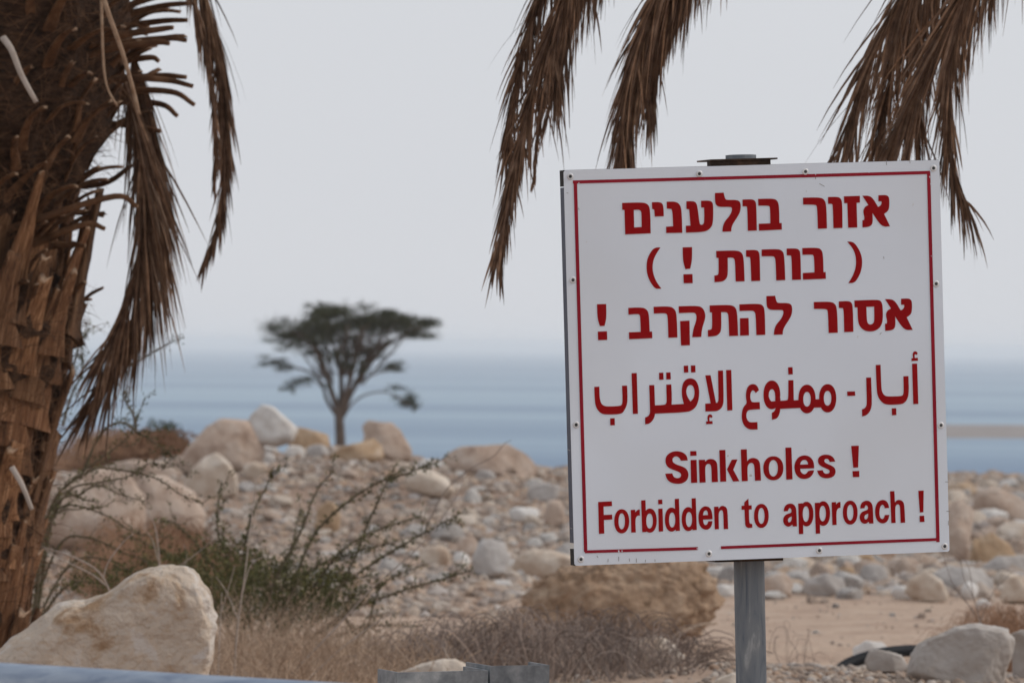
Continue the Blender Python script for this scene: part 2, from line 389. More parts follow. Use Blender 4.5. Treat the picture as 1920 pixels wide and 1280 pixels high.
hero('rock', [(735, 1266), (790, 1244), (832, 1233), (855, 1234), (878, 1250), (895, 1275), (880, 1300), (745, 1300)], 'cream wedge-shaped rock peeking over the galvanised rail posts', M_cream, d=20.6, sub=5, seed=61, cuts=3, depth=.6)
hero('rock', [(1622, 1240), (1632, 1220), (1650, 1218), (1668, 1221), (1690, 1228), (1706, 1252), (1680, 1262), (1630, 1258)], 'grey lumpy stone in front of the black hose', M_foreg, d=21.9, sub=5, seed=62)
hero('rock', [(1600, 1215), (1625, 1201), (1655, 1204), (1668, 1218), (1640, 1232), (1605, 1230)], 'white stone lying just behind the black hose', M_white, d=28., seed=63)
# the ridge in front of the acacia
hero('boulder', [(461, 805), (468, 778), (490, 759), (512, 763), (540, 786), (559, 804), (550, 826), (518, 838), (480, 832)], 'white pointed boulder perched highest on the ridge left of the acacia', M_white, d=hit(410, 889, 30.) - .15, seed=21, cat='boulder', cuts=6)
hero('boulder', [(322, 880), (345, 850), (362, 825), (385, 797), (412, 786), (462, 786), (480, 812), (496, 845), (480, 885), (400, 895), (330, 892)], 'large pink-tan boulder on the ridge under the white pointed one', M_pink, d=67, seed=22, cat='boulder', cuts=4)
hero('rock', [(535, 800), (575, 803), (614, 815), (620, 838), (600, 850), (545, 850)], 'orange-tan slab right of the white pointed boulder', M_tan, d=67.5, seed=23)
hero('rock', [(612, 858), (640, 838), (700, 821), (716, 835), (722, 858), (700, 868), (640, 870)], 'low ochre rock at the foot of the acacia trunk', M_tan, d=66, seed=24)
hero('boulder', [(678, 800), (688, 789), (735, 791), (752, 808), (774, 845), (766, 865), (725, 866), (700, 850), (680, 830)], 'square grey and orange boulder on the ridge right of the acacia', M_pink, d=65.5, seed=25, cat='boulder')
hero('boulder', [(755, 898), (768, 883), (810, 882), (838, 895), (854, 918), (838, 938), (795, 930), (765, 920)], 'smooth pale oval boulder on the rubble right of the ochre rocks', M_cream, seed=26, d=53, cat='boulder', fine=.01, cuts=2)
hero('rock', [(825, 860), (860, 838), (950, 831), (990, 848), (1015, 875), (1008, 895), (850, 890)], 'long low pinkish outcrop at the water line near the left edge of the sign', M_pink, d=64, seed=27, depth=.5)
hero('boulder', [(343, 905), (360, 880), (382, 857), (405, 849), (430, 868), (447, 905), (442, 930), (400, 940), (350, 935)], 'pale triangular boulder below the pink-tan one', M_cream, d=56, seed=28, cat='boulder')
hero('rock', [(588, 985), (595, 955), (612, 939), (627, 943), (638, 965), (637, 1000), (595, 1004)], 'small pink upright rock behind the thorny shrub', M_tan, seed=29)
hero('boulder', [(884, 1050), (895, 1020), (920, 1009), (945, 1018), (958, 1045), (950, 1075), (920, 1088), (890, 1078)], 'round grey boulder between the thorny shrub and the sign', M_grey, seed=30, cat='boulder')
hero('rock', [(958, 1065), (975, 1040), (1000, 1030), (1040, 1032), (1085, 1048), (1080, 1075), (1020, 1088), (965, 1083)], 'flat cream rock behind the lower left corner of the sign', M_cream, seed=31, d=42)
hero('boulder', [(70, 1010), (90, 930), (125, 893), (180, 880), (240, 890), (270, 930), (265, 1010), (160, 1030)], 'wide pale boulder beside the palm trunk behind green thorny twigs', M_pink, d=42, seed=32, cat='boulder', cuts=3)
hero('boulder', [(230, 1010), (238, 930), (265, 893), (310, 893), (360, 920), (385, 960), (380, 1010), (300, 1030)], 'broad whitish boulder just right of the one beside the palm', M_pink, d=44, seed=33, cat='boulder', cuts=3)
hero('rock', [(170, 890), (215, 868), (250, 862), (300, 866), (345, 885), (340, 905), (200, 908)], 'long flat cream rock lying behind the two pale boulders near the palm', M_pink, d=58, seed=34, depth=.5)
for cx, cy, w_, h_, m_, lab in [
    (502, 846, 42, 24, M_white, 'white flat stone directly under the white pointed boulder'),
    (503, 862, 25, 26, M_white, 'small round white stone two below the white pointed boulder'),
    (553, 850, 44, 32, M_white, 'white stone under the orange-tan slab'),
    (596, 848, 46, 32, M_grey, 'grey-cream stone between the slab and the acacia trunk'),
    (478, 882, 46, 36, M_cream, 'cream stone right of the pale triangular boulder'),
    (446, 852, 46, 30, M_pink, 'pink stone low on the front of the pink-tan boulder'),
    (526, 888, 36, 22, M_white, 'oblong white stone on the rubble below the ridge'),
    (800, 874, 36, 26, M_white, 'white stone just above the smooth oval boulder'),
    (755, 876, 30, 20, M_cream, 'small stone below the square boulder, left of the white one'),
    (917, 980, 28, 24, M_white, 'bright white stone above the round grey boulder'),
    (872, 978, 46, 30, M_cream, 'cream stone just left of the bright white stone'),
    (982, 965, 66, 34, M_white, 'sloping whitish stone right of the bright white stone'),
    (910, 893, 44, 26, M_grey, 'grey speckled stone in front of the long low outcrop'),
    (875, 1025, 44, 44, M_pink, 'pinkish stone behind the left side of the round grey boulder'),
    (865, 1050, 34, 32, M_white, 'white stone against the left side of the round grey boulder'),
    (815, 1045, 62, 46, M_cream, 'cream rock with a shaded side left of the round grey boulder'),
    (1020, 925, 70, 40, M_grey, 'grey brown rock beside the left edge of the sign'),
    (1040, 965, 44, 60, M_pink, 'pink rock touching the left edge of the sign'),
    (980, 1075, 30, 22, M_white, 'small white stone in front of the flat cream rock'),
    (940, 1098, 40, 24, M_white, 'low white stone just in front of the round grey boulder'),
    (705, 1012, 38, 26, M_cream, 'cream stone seen between the thorny branches')]:
    hero('rock', E(cx, cy, w_, h_, int(cx)), lab, m_, sub=3, seed=int(cx), fine=.03, cuts=4)
# the boulder field right of the post
for ol, m_, lab, dd in [
    ([(1820, 965), (1830, 925), (1865, 914), (1900, 924), (1940, 948), (1945, 980), (1860, 985), (1825, 980)], M_pink, 'large rounded pale boulder at the right edge below the water', 58),
    ([(1817, 1055), (1825, 1010), (1860, 998), (1890, 1018), (1910, 1045), (1885, 1064), (1840, 1070)], M_tan, 'tan-brown boulder right of the lower right corner of the sign', 46),
    ([(1868, 995), (1885, 978), (1940, 984), (1945, 1018), (1890, 1016)], M_cream, 'pale slab at the right frame edge above the tan-brown boulder', 52),
    ([(1832, 1070), (1870, 1042), (1940, 1042), (1940, 1084), (1860, 1086)], M_grey, 'mottled grey boulder under the tan-brown one', 42),
    ([(1745, 1080), (1780, 1060), (1840, 1066), (1864, 1092), (1858, 1115), (1800, 1112), (1755, 1105)], M_grey, 'arched grey boulder behind the dry twigs on the right', 39.5),
    ([(1696, 1112), (1705, 1085), (1735, 1069), (1765, 1088), (1782, 1122), (1765, 1132), (1715, 1126)], M_cream, 'rounded cream boulder at the edge of the sand below the sign corner', 37),
    ([(1668, 1112), (1680, 1096), (1710, 1100), (1732, 1116), (1705, 1124), (1678, 1122)], M_white, 'small whitish stone leaning on the rounded cream boulder', 35.8),
    ([(1875, 1120), (1885, 1085), (1915, 1078), (1945, 1092), (1940, 1135), (1885, 1130)], M_cream, 'yellowish boulder at the right frame edge above the dry shrub', 37),
    ([(1500, 1112), (1513, 1085), (1550, 1074), (1582, 1084), (1588, 1106), (1545, 1122)], M_grey, 'low grey-pink boulder behind the sand right of the post', 36.5),
    ([(1428, 1085), (1470, 1072), (1488, 1090), (1484, 1118), (1430, 1122)], M_pink, 'pinkish rock just right of the sign post', 36.5),
    ([(1776, 1060), (1778, 955), (1800, 935), (1828, 955), (1820, 1010), (1816, 1060)], M_pink, 'tall pale pink rock touching the right edge of the sign', 47),
    ([(1770, 925), (1785, 905), (1820, 903), (1835, 920), (1815, 935), (1780, 935)], M_tan, 'brown rock beside the right edge of the sign near the shore', 62)]:
    hero('boulder', ol, lab, m_, d=dd, seed=int(ol[0][0]) + 3, cat='boulder')
for cx, cy, w_, h_, m_, lab in [
    (1545, 1068, 44, 24, M_tan, 'small tan stone on top of the low grey-pink boulder'),
    (1588, 1078, 34, 34, M_tan, 'tan stone right of the low grey-pink boulder'),
    (1602, 1099, 48, 18, M_white, 'flat white stone at the edge of the sand'),
    (1640, 1080, 52, 50, M_grey, 'speckled grey rock left of the rounded cream boulder'),
    (1692, 1062, 74, 38, M_pink, 'brownish rock under the bottom edge of the sign, right half'),
    (1490, 1058, 86, 34, M_cream, 'cream rock under the bottom edge of the sign right of the post'),
    (1618, 1055, 54, 34, M_tan, 'tan rock under the bottom edge of the sign between two paler ones'),
    (1818, 1108, 32, 38, M_white, 'small white stone framed by the dry twigs'),
    (1350, 1075, 66, 30, M_white, 'white rock tucked behind the left side of the sign post'),
    (1362, 1108, 40, 30, M_white, 'low white stone left of the post above the sand'),
    (1660, 1112, 30, 14, M_cream, 'little cream stone beside the small whitish one'),
    (1905, 1070, 40, 30, M_white, 'white rock lodged between the mottled grey and yellowish boulders'),
    (1845, 1135, 36, 24, M_white, 'white stone at the foot of the dry shrub')]:
    hero('rock', E(cx, cy, w_, h_, int(cx)), lab, m_, sub=3, seed=int(cx), fine=.03, cuts=4)

# smaller rocks: individuals by region, each region one look-alike group
def scatter(n, reg, sizes, label, group, seed, name='stone', cat='stone', mat=None):
    r = random.Random(seed); k = 0; tries = 0
    while k < n and tries < n * 40:
        tries += 1
        px, py = r.uniform(*reg[0]), r.uniform(*reg[1]); d = hit(px, py)
        if d > 72: continue
        p = P(px, py, d); s = r.uniform(*sizes) * r.uniform(.7, 1.2)
        if any((p.x - a) ** 2 + ((p.y - b) * .6) ** 2 < (c * .9 + s * .7) ** 2 for a, b, c in occupied): continue
        tone, tm = r.choice((('white', M_white), ('grey', M_grey), ('cream', M_cream), ('pinkish', M_pink), ('pinkish', M_pink), ('grey', M_grey)))
        me = rock_mesh(r.randrange(10), tm, 3, .62)
        o = obj(name, me, (p.x, p.y, gz(p.x, p.y) + s * .22)); o.scale = (s, s * r.uniform(.8, 1.1), s * r.uniform(.75, 1.15))
        o.rotation_euler = (r.uniform(-.3, .3), r.uniform(-.3, .3), r.uniform(0, 6.3))
        tag(o, tone + ' ' + label, cat, tone + ' ' + group); occupied.append((p.x, p.y, s * .8)); k += 1
scatter(55, ((360, 1070), (850, 990)), (.06, .13), 'cobble on the upper rubble slope left of the sign', 'cobbles on the upper rubble slope', 11)
scatter(50, ((560, 1080), (985, 1100)), (.06, .13), 'cobble on the lower rubble slope left of the sign', 'cobbles on the lower rubble slope', 12)
scatter(55, ((1340, 1930), (1040, 1125)), (.09, .17), 'cobble in the boulder field below the bottom edge of the sign', 'cobbles in the boulder field under the sign', 13)
scatter(26, ((1775, 1930), (900, 1060)), (.10, .2), 'rock in the boulder field right of the sign', 'rocks in the boulder field right of the sign', 14)
scatter(14, ((1200, 1930), (1125, 1205)), (.02, .05), 'small stone lying loose on the flat pink sand', 'loose stones on the sand', 15)

# uncountable rubble and gravel: one mesh each
def stones(n, gen, seed, sub, name, mat, parent=None, flat=.6):
    r = random.Random(seed); vars_ = []
    v0, f0 = ico(sub)
    for k in range(8):
        v = carve(v0.copy(), 300 + k, cuts=7, amp=.3, fine=.03, lo=.5); vars_.append(v * np.array([1, .8, flat]))
    Vs = []; Ts = []; nf = np.array(f0); Fs = []; b = 0
    for _ in range(n):
        q = gen(r)
        if q is None: continue
        x, y, s = q
        v = vars_[r.randrange(8)] * s * np.array([r.uniform(.8, 1.2), r.uniform(.8, 1.2), r.uniform(.7, 1.2)])
        e = Matrix.Rotation(r.uniform(0, 6.3), 3, 'Z') @ Matrix.Rotation(r.uniform(-.5, .5), 3, 'X')
        v = v @ np.array(e).T + np.array([x, y, gz(x, y) + s * .18])
        Vs.append(v); Fs.append(nf + b); b += len(v); Ts += [r.random()] * len(v)
    Vs = np.concatenate(Vs); Fs = np.concatenate(Fs)
    me = bpy.data.meshes.new(name); me.vertices.add(len(Vs)); me.vertices.foreach_set('co', Vs.ravel())
    me.loops.add(len(Fs) * 3); me.loops.foreach_set('vertex_index', Fs.ravel().astype(np.int32))
    me.polygons.add(len(Fs)); me.polygons.foreach_set('loop_start', np.arange(0, len(Fs) * 3, 3, dtype=np.int32))
    me.polygons.foreach_set('use_smooth', [sub > 1] * len(Fs))
    me.update(calc_edges=True); me.validate()
    a = me.attributes.new('tint', 'FLOAT', 'POINT'); a.data.foreach_set('value', Ts); me.materials.append(mat)
    return obj(name, me)
def g_near(r):
    y = 19.8 + 3.9 * r.random(); x = r.uniform(.75, 2.2) if r.random() < .72 else r.uniform(-2.1, .8)
    return x, y, .004 + .022 * r.random() ** 3.2
tag(stones(9000, g_near, 5, 2, 'roadside_gravel', M_gravel), 'loose grey and tan gravel along the roadside bank', 'gravel', kind='stuff')
def g_far(r):
    d = 33 + 40 * r.random(); x = r.uniform(-6.8, 7.0) * d / 75
    px = 960 + x / d * F
    if px > 1060 and d < 36.5 + .5 * N(x * 2, 3.): return None
    dens = .95 if px < 1060 else .6
    if N(x * .8, d * .25, 8.) < -.2 and r.random() < .5: return None
    if r.random() > dens: return None
    return x, d, .013 + (.058 if px < 1060 else .10) * r.random() ** 2.9
tag(stones(54000, g_far, 6, 1, 'rubble', M_gravel), 'pale stone rubble covering the slopes behind the sign', 'rubble', kind='stuff')
def g_sand(r):
    d = 26 + 11 * r.random(); return r.uniform(-2.2, 3.2), d, .004 + .014 * r.random() ** 3
tag(stones(1500, g_sand, 7, 1, 'sand_pebbles', M_gravel), 'tiny pebbles sprinkled over the flat pink sand', 'pebbles', kind='stuff')
# ------------------------------------------------------------------ the sign
SD = 12.17; TH = R(13.5)
SN = Vector((math.sin(TH), -math.cos(TH), 0)).normalized()
SC = P(1419, 679, SD)
def sp(px, py, off=0.):          # point on the sign's face plane, off metres in front of it
    v = FW + RV * ((px - 960) / F) + UV * ((640 - py) / F)
    t = (SC - CAM).dot(SN) / v.dot(SN)
    return CAM + v * t + SN * off
TL, TR, BR, BL = (1057, 319.5), (1761, 300), (1780.5, 1033.5), (1077.5, 1060)
su = (sp(*TR) - sp(*TL)).normalized(); sv = su.cross(SN).normalized()      # along the top edge, and up
if sv.z < 0: sv = -sv
sign = empty('warning_sign', P(1410, 1500, SD), 'white square warning sign with red trilingual lettering on a grey steel post', 'sign')

def sign_paint():
    m = bpy.data.materials.new('white_sign_paint'); m.use_nodes = True; t = m.node_tree; n = t.nodes; L = t.links
    bs = n['Principled BSDF']; bs.inputs['Roughness'].default_value = .45; bs.inputs['Specular IOR Level'].default_value = .3
    co = n.new('ShaderNodeTexCoord')
    def nz_(scale, lo, hi, det=3, st=None):
        q = n.new('ShaderNodeTexNoise'); q.inputs['Scale'].default_value = scale; q.inputs['Detail'].default_value = det
        if st:
            mp_ = n.new('ShaderNodeMapping'); mp_.inputs['Scale'].default_value = st; L.new(co.outputs['Object'], mp_.inputs[0]); L.new(mp_.outputs[0], q.inputs['Vector'])
        else: L.new(co.outputs['Object'], q.inputs['Vector'])
        r = n.new('ShaderNodeMapRange'); r.inputs[1].default_value = lo; r.inputs[2].default_value = hi; r.clamp = True
        L.new(q.outputs[0], r.inputs[0]); return r.outputs[0]
    def mix(fac, a, b):
        q = n.new('ShaderNodeMix'); q.data_type = 'RGBA'; L.new(fac, q.inputs[0])
        if isinstance(a, tuple): q.inputs[6].default_value = (*a, 1)
        else: L.new(a, q.inputs[6])
        q.inputs[7].default_value = (*b, 1); return q.outputs[2]
    c = mix(nz_(3, .3, .75, 8), (.69, .745, .825), (.645, .695, .775))
    c = mix(nz_(55, .76, .80, 2), c, (.45, .43, .41))           # specks
    c = mix(nz_(16, .76, .84, 3, (1, 1, .22)), c, (.58, .56, .53))      # faint vertical streaks
    c = mix(nz_(1.6, .45, .85, 6), c, (.60, .62, .65))
    L.new(c, bs.inputs['Base Color'])
    return m
M_sign = sign_paint()
M_red = material('red_vinyl', [(.245, .006, .008), (.30, .008, .010)], scale=6, bump=0, rough=.6, spec=.03)
M_redb = material('red_border_vinyl', [(.235, .012, .025), (.30, .018, .032)], scale=9, bump=0, rough=.6, spec=.03)
M_frame = material('slate_frame_paint', [(.045, .055, .085), (.075, .085, .12)], scale=25, stretch=(1, 1, .3), bump=.15, rough=.5)
M_blackend = material('black_frame_end', [(.010, .009, .009), (.02, .018, .018)], scale=20, bump=.2, rough=.7)
M_rust = material('rusty_bracket', [(.02, .016, .014), (.06, .035, .022), (.14, .075, .045)], scale=18, bump=.5, rough=.8)
M_galv = material('galvanised_steel', [(.06, .075, .10), (.15, .17, .195), (.20, .215, .23), (.42, .43, .43)], scale=34, stretch=(1, 1, .16), dist=.6, fac_pos=(.32, .72), detail=12, bump=.25, bscale=60, bdist=.002, rough=.55, metal=.35, spec=.4)
M_galvl = material('galvanised_rail', [(.16, .20, .28), (.24, .29, .37), (.34, .39, .46)], scale=16, dist=1., stretch=(.5, 2, 3), bump=.15, bscale=60, bdist=.002, rough=.45, metal=.4, spec=.5)
M_galvp = material('weathered_zinc', [(.11, .12, .135), (.20, .215, .23), (.32, .33, .34)], scale=26, detail=12, bump=.3, bscale=70, bdist=.002, rough=.6, metal=.3, spec=.4)
M_rivet = material('rivet', [(.55, .55, .56), (.68, .68, .69)], scale=30, bump=0, rough=.4, metal=.2, spec=.5)
M_pit = material('rivet_hole', [(.03, .03, .03), (.08, .08, .08)], scale=30, bump=0)

# panel: rounded corners, 2 mm sheet
def rounded(c, r_px=5, k=4):
    o = []
    for i in range(4):
        p, a, b = Vector(c[i]), Vector(c[i - 1]), Vector(c[(i + 1) % 4])
        u, v_ = (a - p).normalized(), (b - p).normalized(); ctr = p + u * r_px + v_ * r_px
        for j in range(k + 1):
            t = j / k; o.append(p + u * r_px * (1 - t) ** 1.6 + v_ * r_px * t ** 1.6)
    return o
ring = rounded([TL, TR, BR, BL], 4)
mb = MB(); n_ = len(ring)
fr = [sp(*q) for q in ring]; bk = [sp(*q) - SN * .0025 for q in ring]
mb.add(fr + bk, [tuple(range(n_)), tuple(range(2 * n_ - 1, n_ - 1, -1))] + [(i, n_ + i, n_ + (i + 1) % n_, (i + 1) % n_) for i in range(n_)])
panel = mb.build('panel', M_sign, sign)
# frame bars behind the sheet, 34 mm deep
def bar(a, b, wv, d0, d1, mat, name, parent=sign, label=None):
    """a, b: ends of the outer edge on the face plane; wv: inward width vector; from d0 to d1 behind the face"""
    m_ = MB(); vs = []
    for dd in (d0, d1):
        for p in (a, b): vs += [p - SN * dd, p + wv - SN * dd]
    m_.add(vs, [(0, 1, 3, 2), (4, 6, 7, 5), (0, 4, 5, 1), (2, 3, 7, 6), (0, 2, 6, 4), (1, 5, 7, 3)])
    o = m_.build(name, mat, parent)
    if label: o['label'] = label
    return o
W_ = .03
ptl, ptr, pbr, pbl = (sp(*q) for q in ((1057.4, 320), (1760.5, 300.5), (1780, 1033), (1078, 1059.5)))
bar(ptl - sv * .034, pbl + sv * .045, su * W_, .0027, .036, M_frame, 'frame_bar', label='slate blue left frame bar')
bar(ptr - sv * .034, pbr + sv * .034, -su * W_, .0027, .036, M_frame, 'frame_bar')
bar(ptl + sv * .001, ptr + sv * .001, -sv * .033, .0027, .0365, M_blackend, 'frame_bar', label='black top frame bar')
bar(pbl - sv * .0005, pbr - sv * .0005, sv * .033, .0027, .0365, M_blackend, 'frame_bar', label='black bottom frame bar')
# red border: four strips with a gap at the bottom
bw = 6.0
def strip(a, b, w0, off=.0006):
    a = Vector(a); b = Vector(b); d_ = (b - a).normalized(); nrm = Vector((-d_.y, d_.x)) * (w0 / 2)
    return [a + nrm, b + nrm, b - nrm, a - nrm]
def flat_obj(name, polys, mat, off, parent, label=None):
    vs = []; fs = []; pts = []
    for p in polys:
        b = len(pts); pts += [Vector((q[0], q[1])) for q in p]; fs.append(list(range(b, b + len(p))))
    v2, e2, f2, ov, oe, of = delaunay_2d_cdt(pts, [], fs, 0, 1e-4)
    keep = [f for f, o_ in zip(f2, of) if len(o_) > 0]
    m_ = MB(); m_.add([sp(q.x, q.y, off) for q in v2], keep)
    o = m_.build(name, mat, parent)
    if label: o['label'] = label
    return o
b_polys = [strip((1074, 341.5), (1743.5, 323.5), bw), strip((1078.5, 340), (1098, 1034), 6.5), strip((1741, 322.5), (1758.5, 1015.5), 6.5),
           strip((1096.5, 1033.8), (1308.5, 1027.5), 5.5), strip((1351.5, 1026), (1760.5, 1010.5), 5.5)]
m_ = MB()
for i_, q_ in enumerate(b_polys):
    m_.add([sp(p.x, p.y, .0006 + .00005 * i_) for p in q_], [(0, 1, 2, 3)])
m_.build('red_border', M_redb, panel)

def chaikin(poly, it=2, thr=62):
    pts = [Vector(p) for p in poly]
    for _ in range(it):
        o = []; n = len(pts)
        for i in range(n):
            a, p, b = pts[i - 1], pts[i], pts[(i + 1) % n]
            u, v_ = p - a, b - p
            if u.length < 1e-6 or v_.length < 1e-6: o.append(p); continue
            ang = abs(math.degrees(math.acos(max(-1, min(1, u.normalized().dot(v_.normalized()))))))
            if ang > thr or ang < 3: o.append(p)
            else: o += [p + (a - p) * .25, p + (b - p) * .25]
        pts = o
    return pts
def V_(view, pts, dx=0, dy=0):
    ox, oy, s = {'H1': (1080, 340, 4), 'H2': (1400, 340, 4), 'A1': (1090, 640, 5.647), 'A2': (1400, 640, 5.647), 'E1': (1100, 820, 5.332), 'E2': (1420, 820, 5.189)}[view]
    return [(ox + (x + dx) / s, oy + (y + dy) / s) for x, y in pts]
def area(p): return sum(p[i - 1][0] * p[i][1] - p[i][0] * p[i - 1][1] for i in range(len(p))) / 2
def withhole(outer, hole):
    """join an outline and its counter into one simple polygon through a zero-width bridge"""
    outer = [Vector(q) for q in outer]; hole = [Vector(q) for q in hole]
    if area(outer) < 0: outer.reverse()
    if area(hole) > 0: hole.reverse()
    best = min(((o - h).length, i, j) for i, o in enumerate(outer) for j, h in enumerate(hole))
    _, i, j = best
    return outer[:i + 1] + hole[j:] + hole[:j + 1] + outer[i:]
def ell(cx, cy, rx, ry, n=30): return [(cx + rx * math.copysign(abs(math.cos(2 * math.pi * k / n)) ** .93, math.cos(2 * math.pi * k / n)), cy + ry * math.copysign(abs(math.sin(2 * math.pi * k / n)) ** .93, math.sin(2 * math.pi * k / n))) for k in range(n)]
from mathutils.geometry import tessellate_polygon
def glyph_tris(view, outer, holes=(), dx=0, dy=0, smooth=True):
    loops = [V_(view, outer, dx, dy)] + [V_(view, h, dx, dy) for h in holes]
    if smooth: loops = [chaikin(l) for l in loops]
    return loops
def glyph_obj(glyphs, mat, parent, label):
    for n_g, loops in enumerate(glyphs):
        L3 = [[Vector((p[0], p[1], 0)) for p in l] for l in loops]
        tr = tessellate_polygon(L3); flat = [p for l in L3 for p in l]
        off = .0006 + .00004 * (n_g % 4); fs = []
        for t_ in tr:
            a, b, c = (flat[i] for i in t_)
            fs.append(t_ if (b - a).cross(c - a).z < 0 else t_[::-1])
        m_ = MB(); m_.add([sp(p.x, p.y, off) for p in flat], [tuple(f) for f in fs])
        h = max(p.y for p in flat) - min(p.y for p in flat); w_ = max(p.x for p in flat) - min(p.x for p in flat)
        o = m_.build('letter_dot' if h < 17 and w_ < 20 else 'letter', mat, parent); o['label'] = label
G = glyph_tris
ALEF = [(867,108),(935,108),(985,192),(1003,183),(1012,165),(1010,150),(987,150),(987,105),(1035,102),(1058,108),(1070,128),(1069,200),(1058,225),(1030,244),(1075,338),(1010,340),(943,238),(946,300),(938,328),(915,342),(868,346),(867,292),(880,291),(883,270),(875,240),(874,215),(888,190),(912,178)]
RESH = [(421,123),(545,120),(580,134),(597,175),(602,353),(533,356),(528,190),(515,175),(423,175)]
LAMED = [(1041,88),(1107,85),(1112,110),(1120,135),(1135,140),(1200,139),(1228,150),(1236,180),(1232,225),(1215,260),(1175,320),(1165,350),(1164,376),(1097,378),(1100,340),(1115,300),(1150,262),(1168,225),(1170,202),(1160,191),(1085,193),(1055,185),(1042,160)]
TAV = [(1050,522),(1200,517),(1240,530),(1258,570),(1264,749),(1197,751),(1192,600),(1185,577),(1165,571),(1137,573),(1139,690),(1130,728),(1100,752),(1038,756),(1037,706),(1060,704),(1070,690),(1068,575),(1052,573)]
line1 = [G('H2', ALEF), G('H2', [(728,113),(849,109),(849,160),(824,162),(829,346),(760,348),(754,164),(731,165)]),
 G('H2', [(609,118),(680,116),(706,128),(717,165),(718,350),(650,352),(645,180),(639,169),(610,169)]), G('H2', RESH),
 G('H2', [(85,132),(200,129),(230,144),(243,185),(245,313),(262,312),(264,362),(92,370),(90,318),(177,315),(175,195),(165,182),(87,183)]),
 G('H1', [(1248,137),(1320,134),(1345,147),(1352,180),(1356,369),(1288,371),(1284,196),(1277,187),(1249,188)]), G('H1', LAMED),
 G('H1', [(827,150),(880,148),(902,162),(912,200),(926,316),(935,327),(950,325),(962,308),(960,197),(938,197),(937,146),(995,144),(1020,153),(1029,180),(1028,310),(1010,352),(965,380),(824,385),(823,333),(858,332),(848,210),(828,208)]),
 G('H1', [(679,153),(740,151),(775,168),(792,210),(797,386),(676,388),(675,340),(728,337),(723,228),(715,208),(681,205)]),
 G('H1', [(569,157),(628,155),(650,170),(656,200),(658,262),(590,264),(586,212),(570,207)]),
 G('H1', [(345,162),(500,157),(540,172),(556,210),(560,390),(368,398),(363,215),(346,214)], [[(433,215),(470,212),(486,222),(490,240),(492,343),(436,346)]])]
line2 = [G('H2', [(753,452),(800,452),(840,505),(862,560),(867,610),(860,665),(838,720),(808,761),(762,763),(795,710),(815,655),(821,605),(815,550),(795,500)]),
 G('H2', [(416,500),(530,497),(560,511),(573,550),(576,681),(592,679),(594,730),(422,737),(420,687),(508,682),(505,572),(498,552),(485,549),(418,551)]),
 G('H2', [(299,504),(370,502),(395,514),(403,545),(407,737),(340,739),(336,570),(330,556),(300,555)]),
 G('H2', [(111,511),(230,507),(265,518),(282,550),(289,740),(221,743),(216,590),(208,567),(195,561),(112,562)]),
 G('H1', [(1274,516),(1345,513),(1370,525),(1378,560),(1381,746),(1314,748),(1308,582),(1303,568),(1275,566)]), G('H1', TAV),
 G('H1', [(799,495),(870,493),(870,590),(856,655),(820,658),(802,600)]), G('H1', [(805,697),(873,695),(875,763),(807,764)]),
 G('H1', [(585,497),(633,495),(600,545),(580,590),(573,640),(578,690),(600,750),(640,804),(595,807),(560,760),(537,710),(527,650),(532,590),(550,545)])]
line3 = [G('H2', ALEF, (), 170, 775),
 G('H2', [(807,893),(985,886),(1010,900),(1020,935),(1022,1040),(1005,1090),(970,1118),(925,1127),(880,1118),(845,1085),(833,1040),(830,945),(809,944)], [[(897,941),(955,939),(957,1040),(950,1065),(928,1074),(910,1068),(901,1045)]]),
 G('H2', [(690,900),(765,896),(788,910),(796,945),(800,1127),(731,1130),(727,967),(720,950),(691,949)]), G('H2', RESH, (), 81, 781),
 G('H2', LAMED, (), -1280 + 386, 772),
 G('H1', [(1224,922),(1370,916),(1403,930),(1416,970),(1419,1150),(1352,1152),(1347,1000),(1338,976),(1320,968),(1226,972)]), G('H1', [(1229,1026),(1294,1024),(1297,1154),(1230,1156)]),
 G('H1', TAV, (), -49, 408),
 G('H1', [(769,936),(915,932),(950,948),(970,990),(968,1035),(945,1100),(939,1166),(871,1168),(878,1110),(900,1050),(904,1010),(895,988),(875,983),(771,988)]), G('H1', [(780,1047),(851,1043),(854,1228),(787,1230)]),
 G('H1', [(581,940),(700,936),(735,952),(755,990),(760,1170),(692,1172),(687,1010),(678,992),(660,988),(583,991)]),
 G('H1', [(391,948),(495,944),(528,958),(547,990),(552,1126),(570,1125),(572,1175),(398,1183),(396,1131),(485,1128),(481,1010),(472,996),(455,994),(393,999)]),
 G('H1', [(157,921),(226,919),(228,1025),(214,1083),(179,1085),(160,1030)]), G('H1', [(163,1126),(232,1123),(234,1188),(165,1190)])]
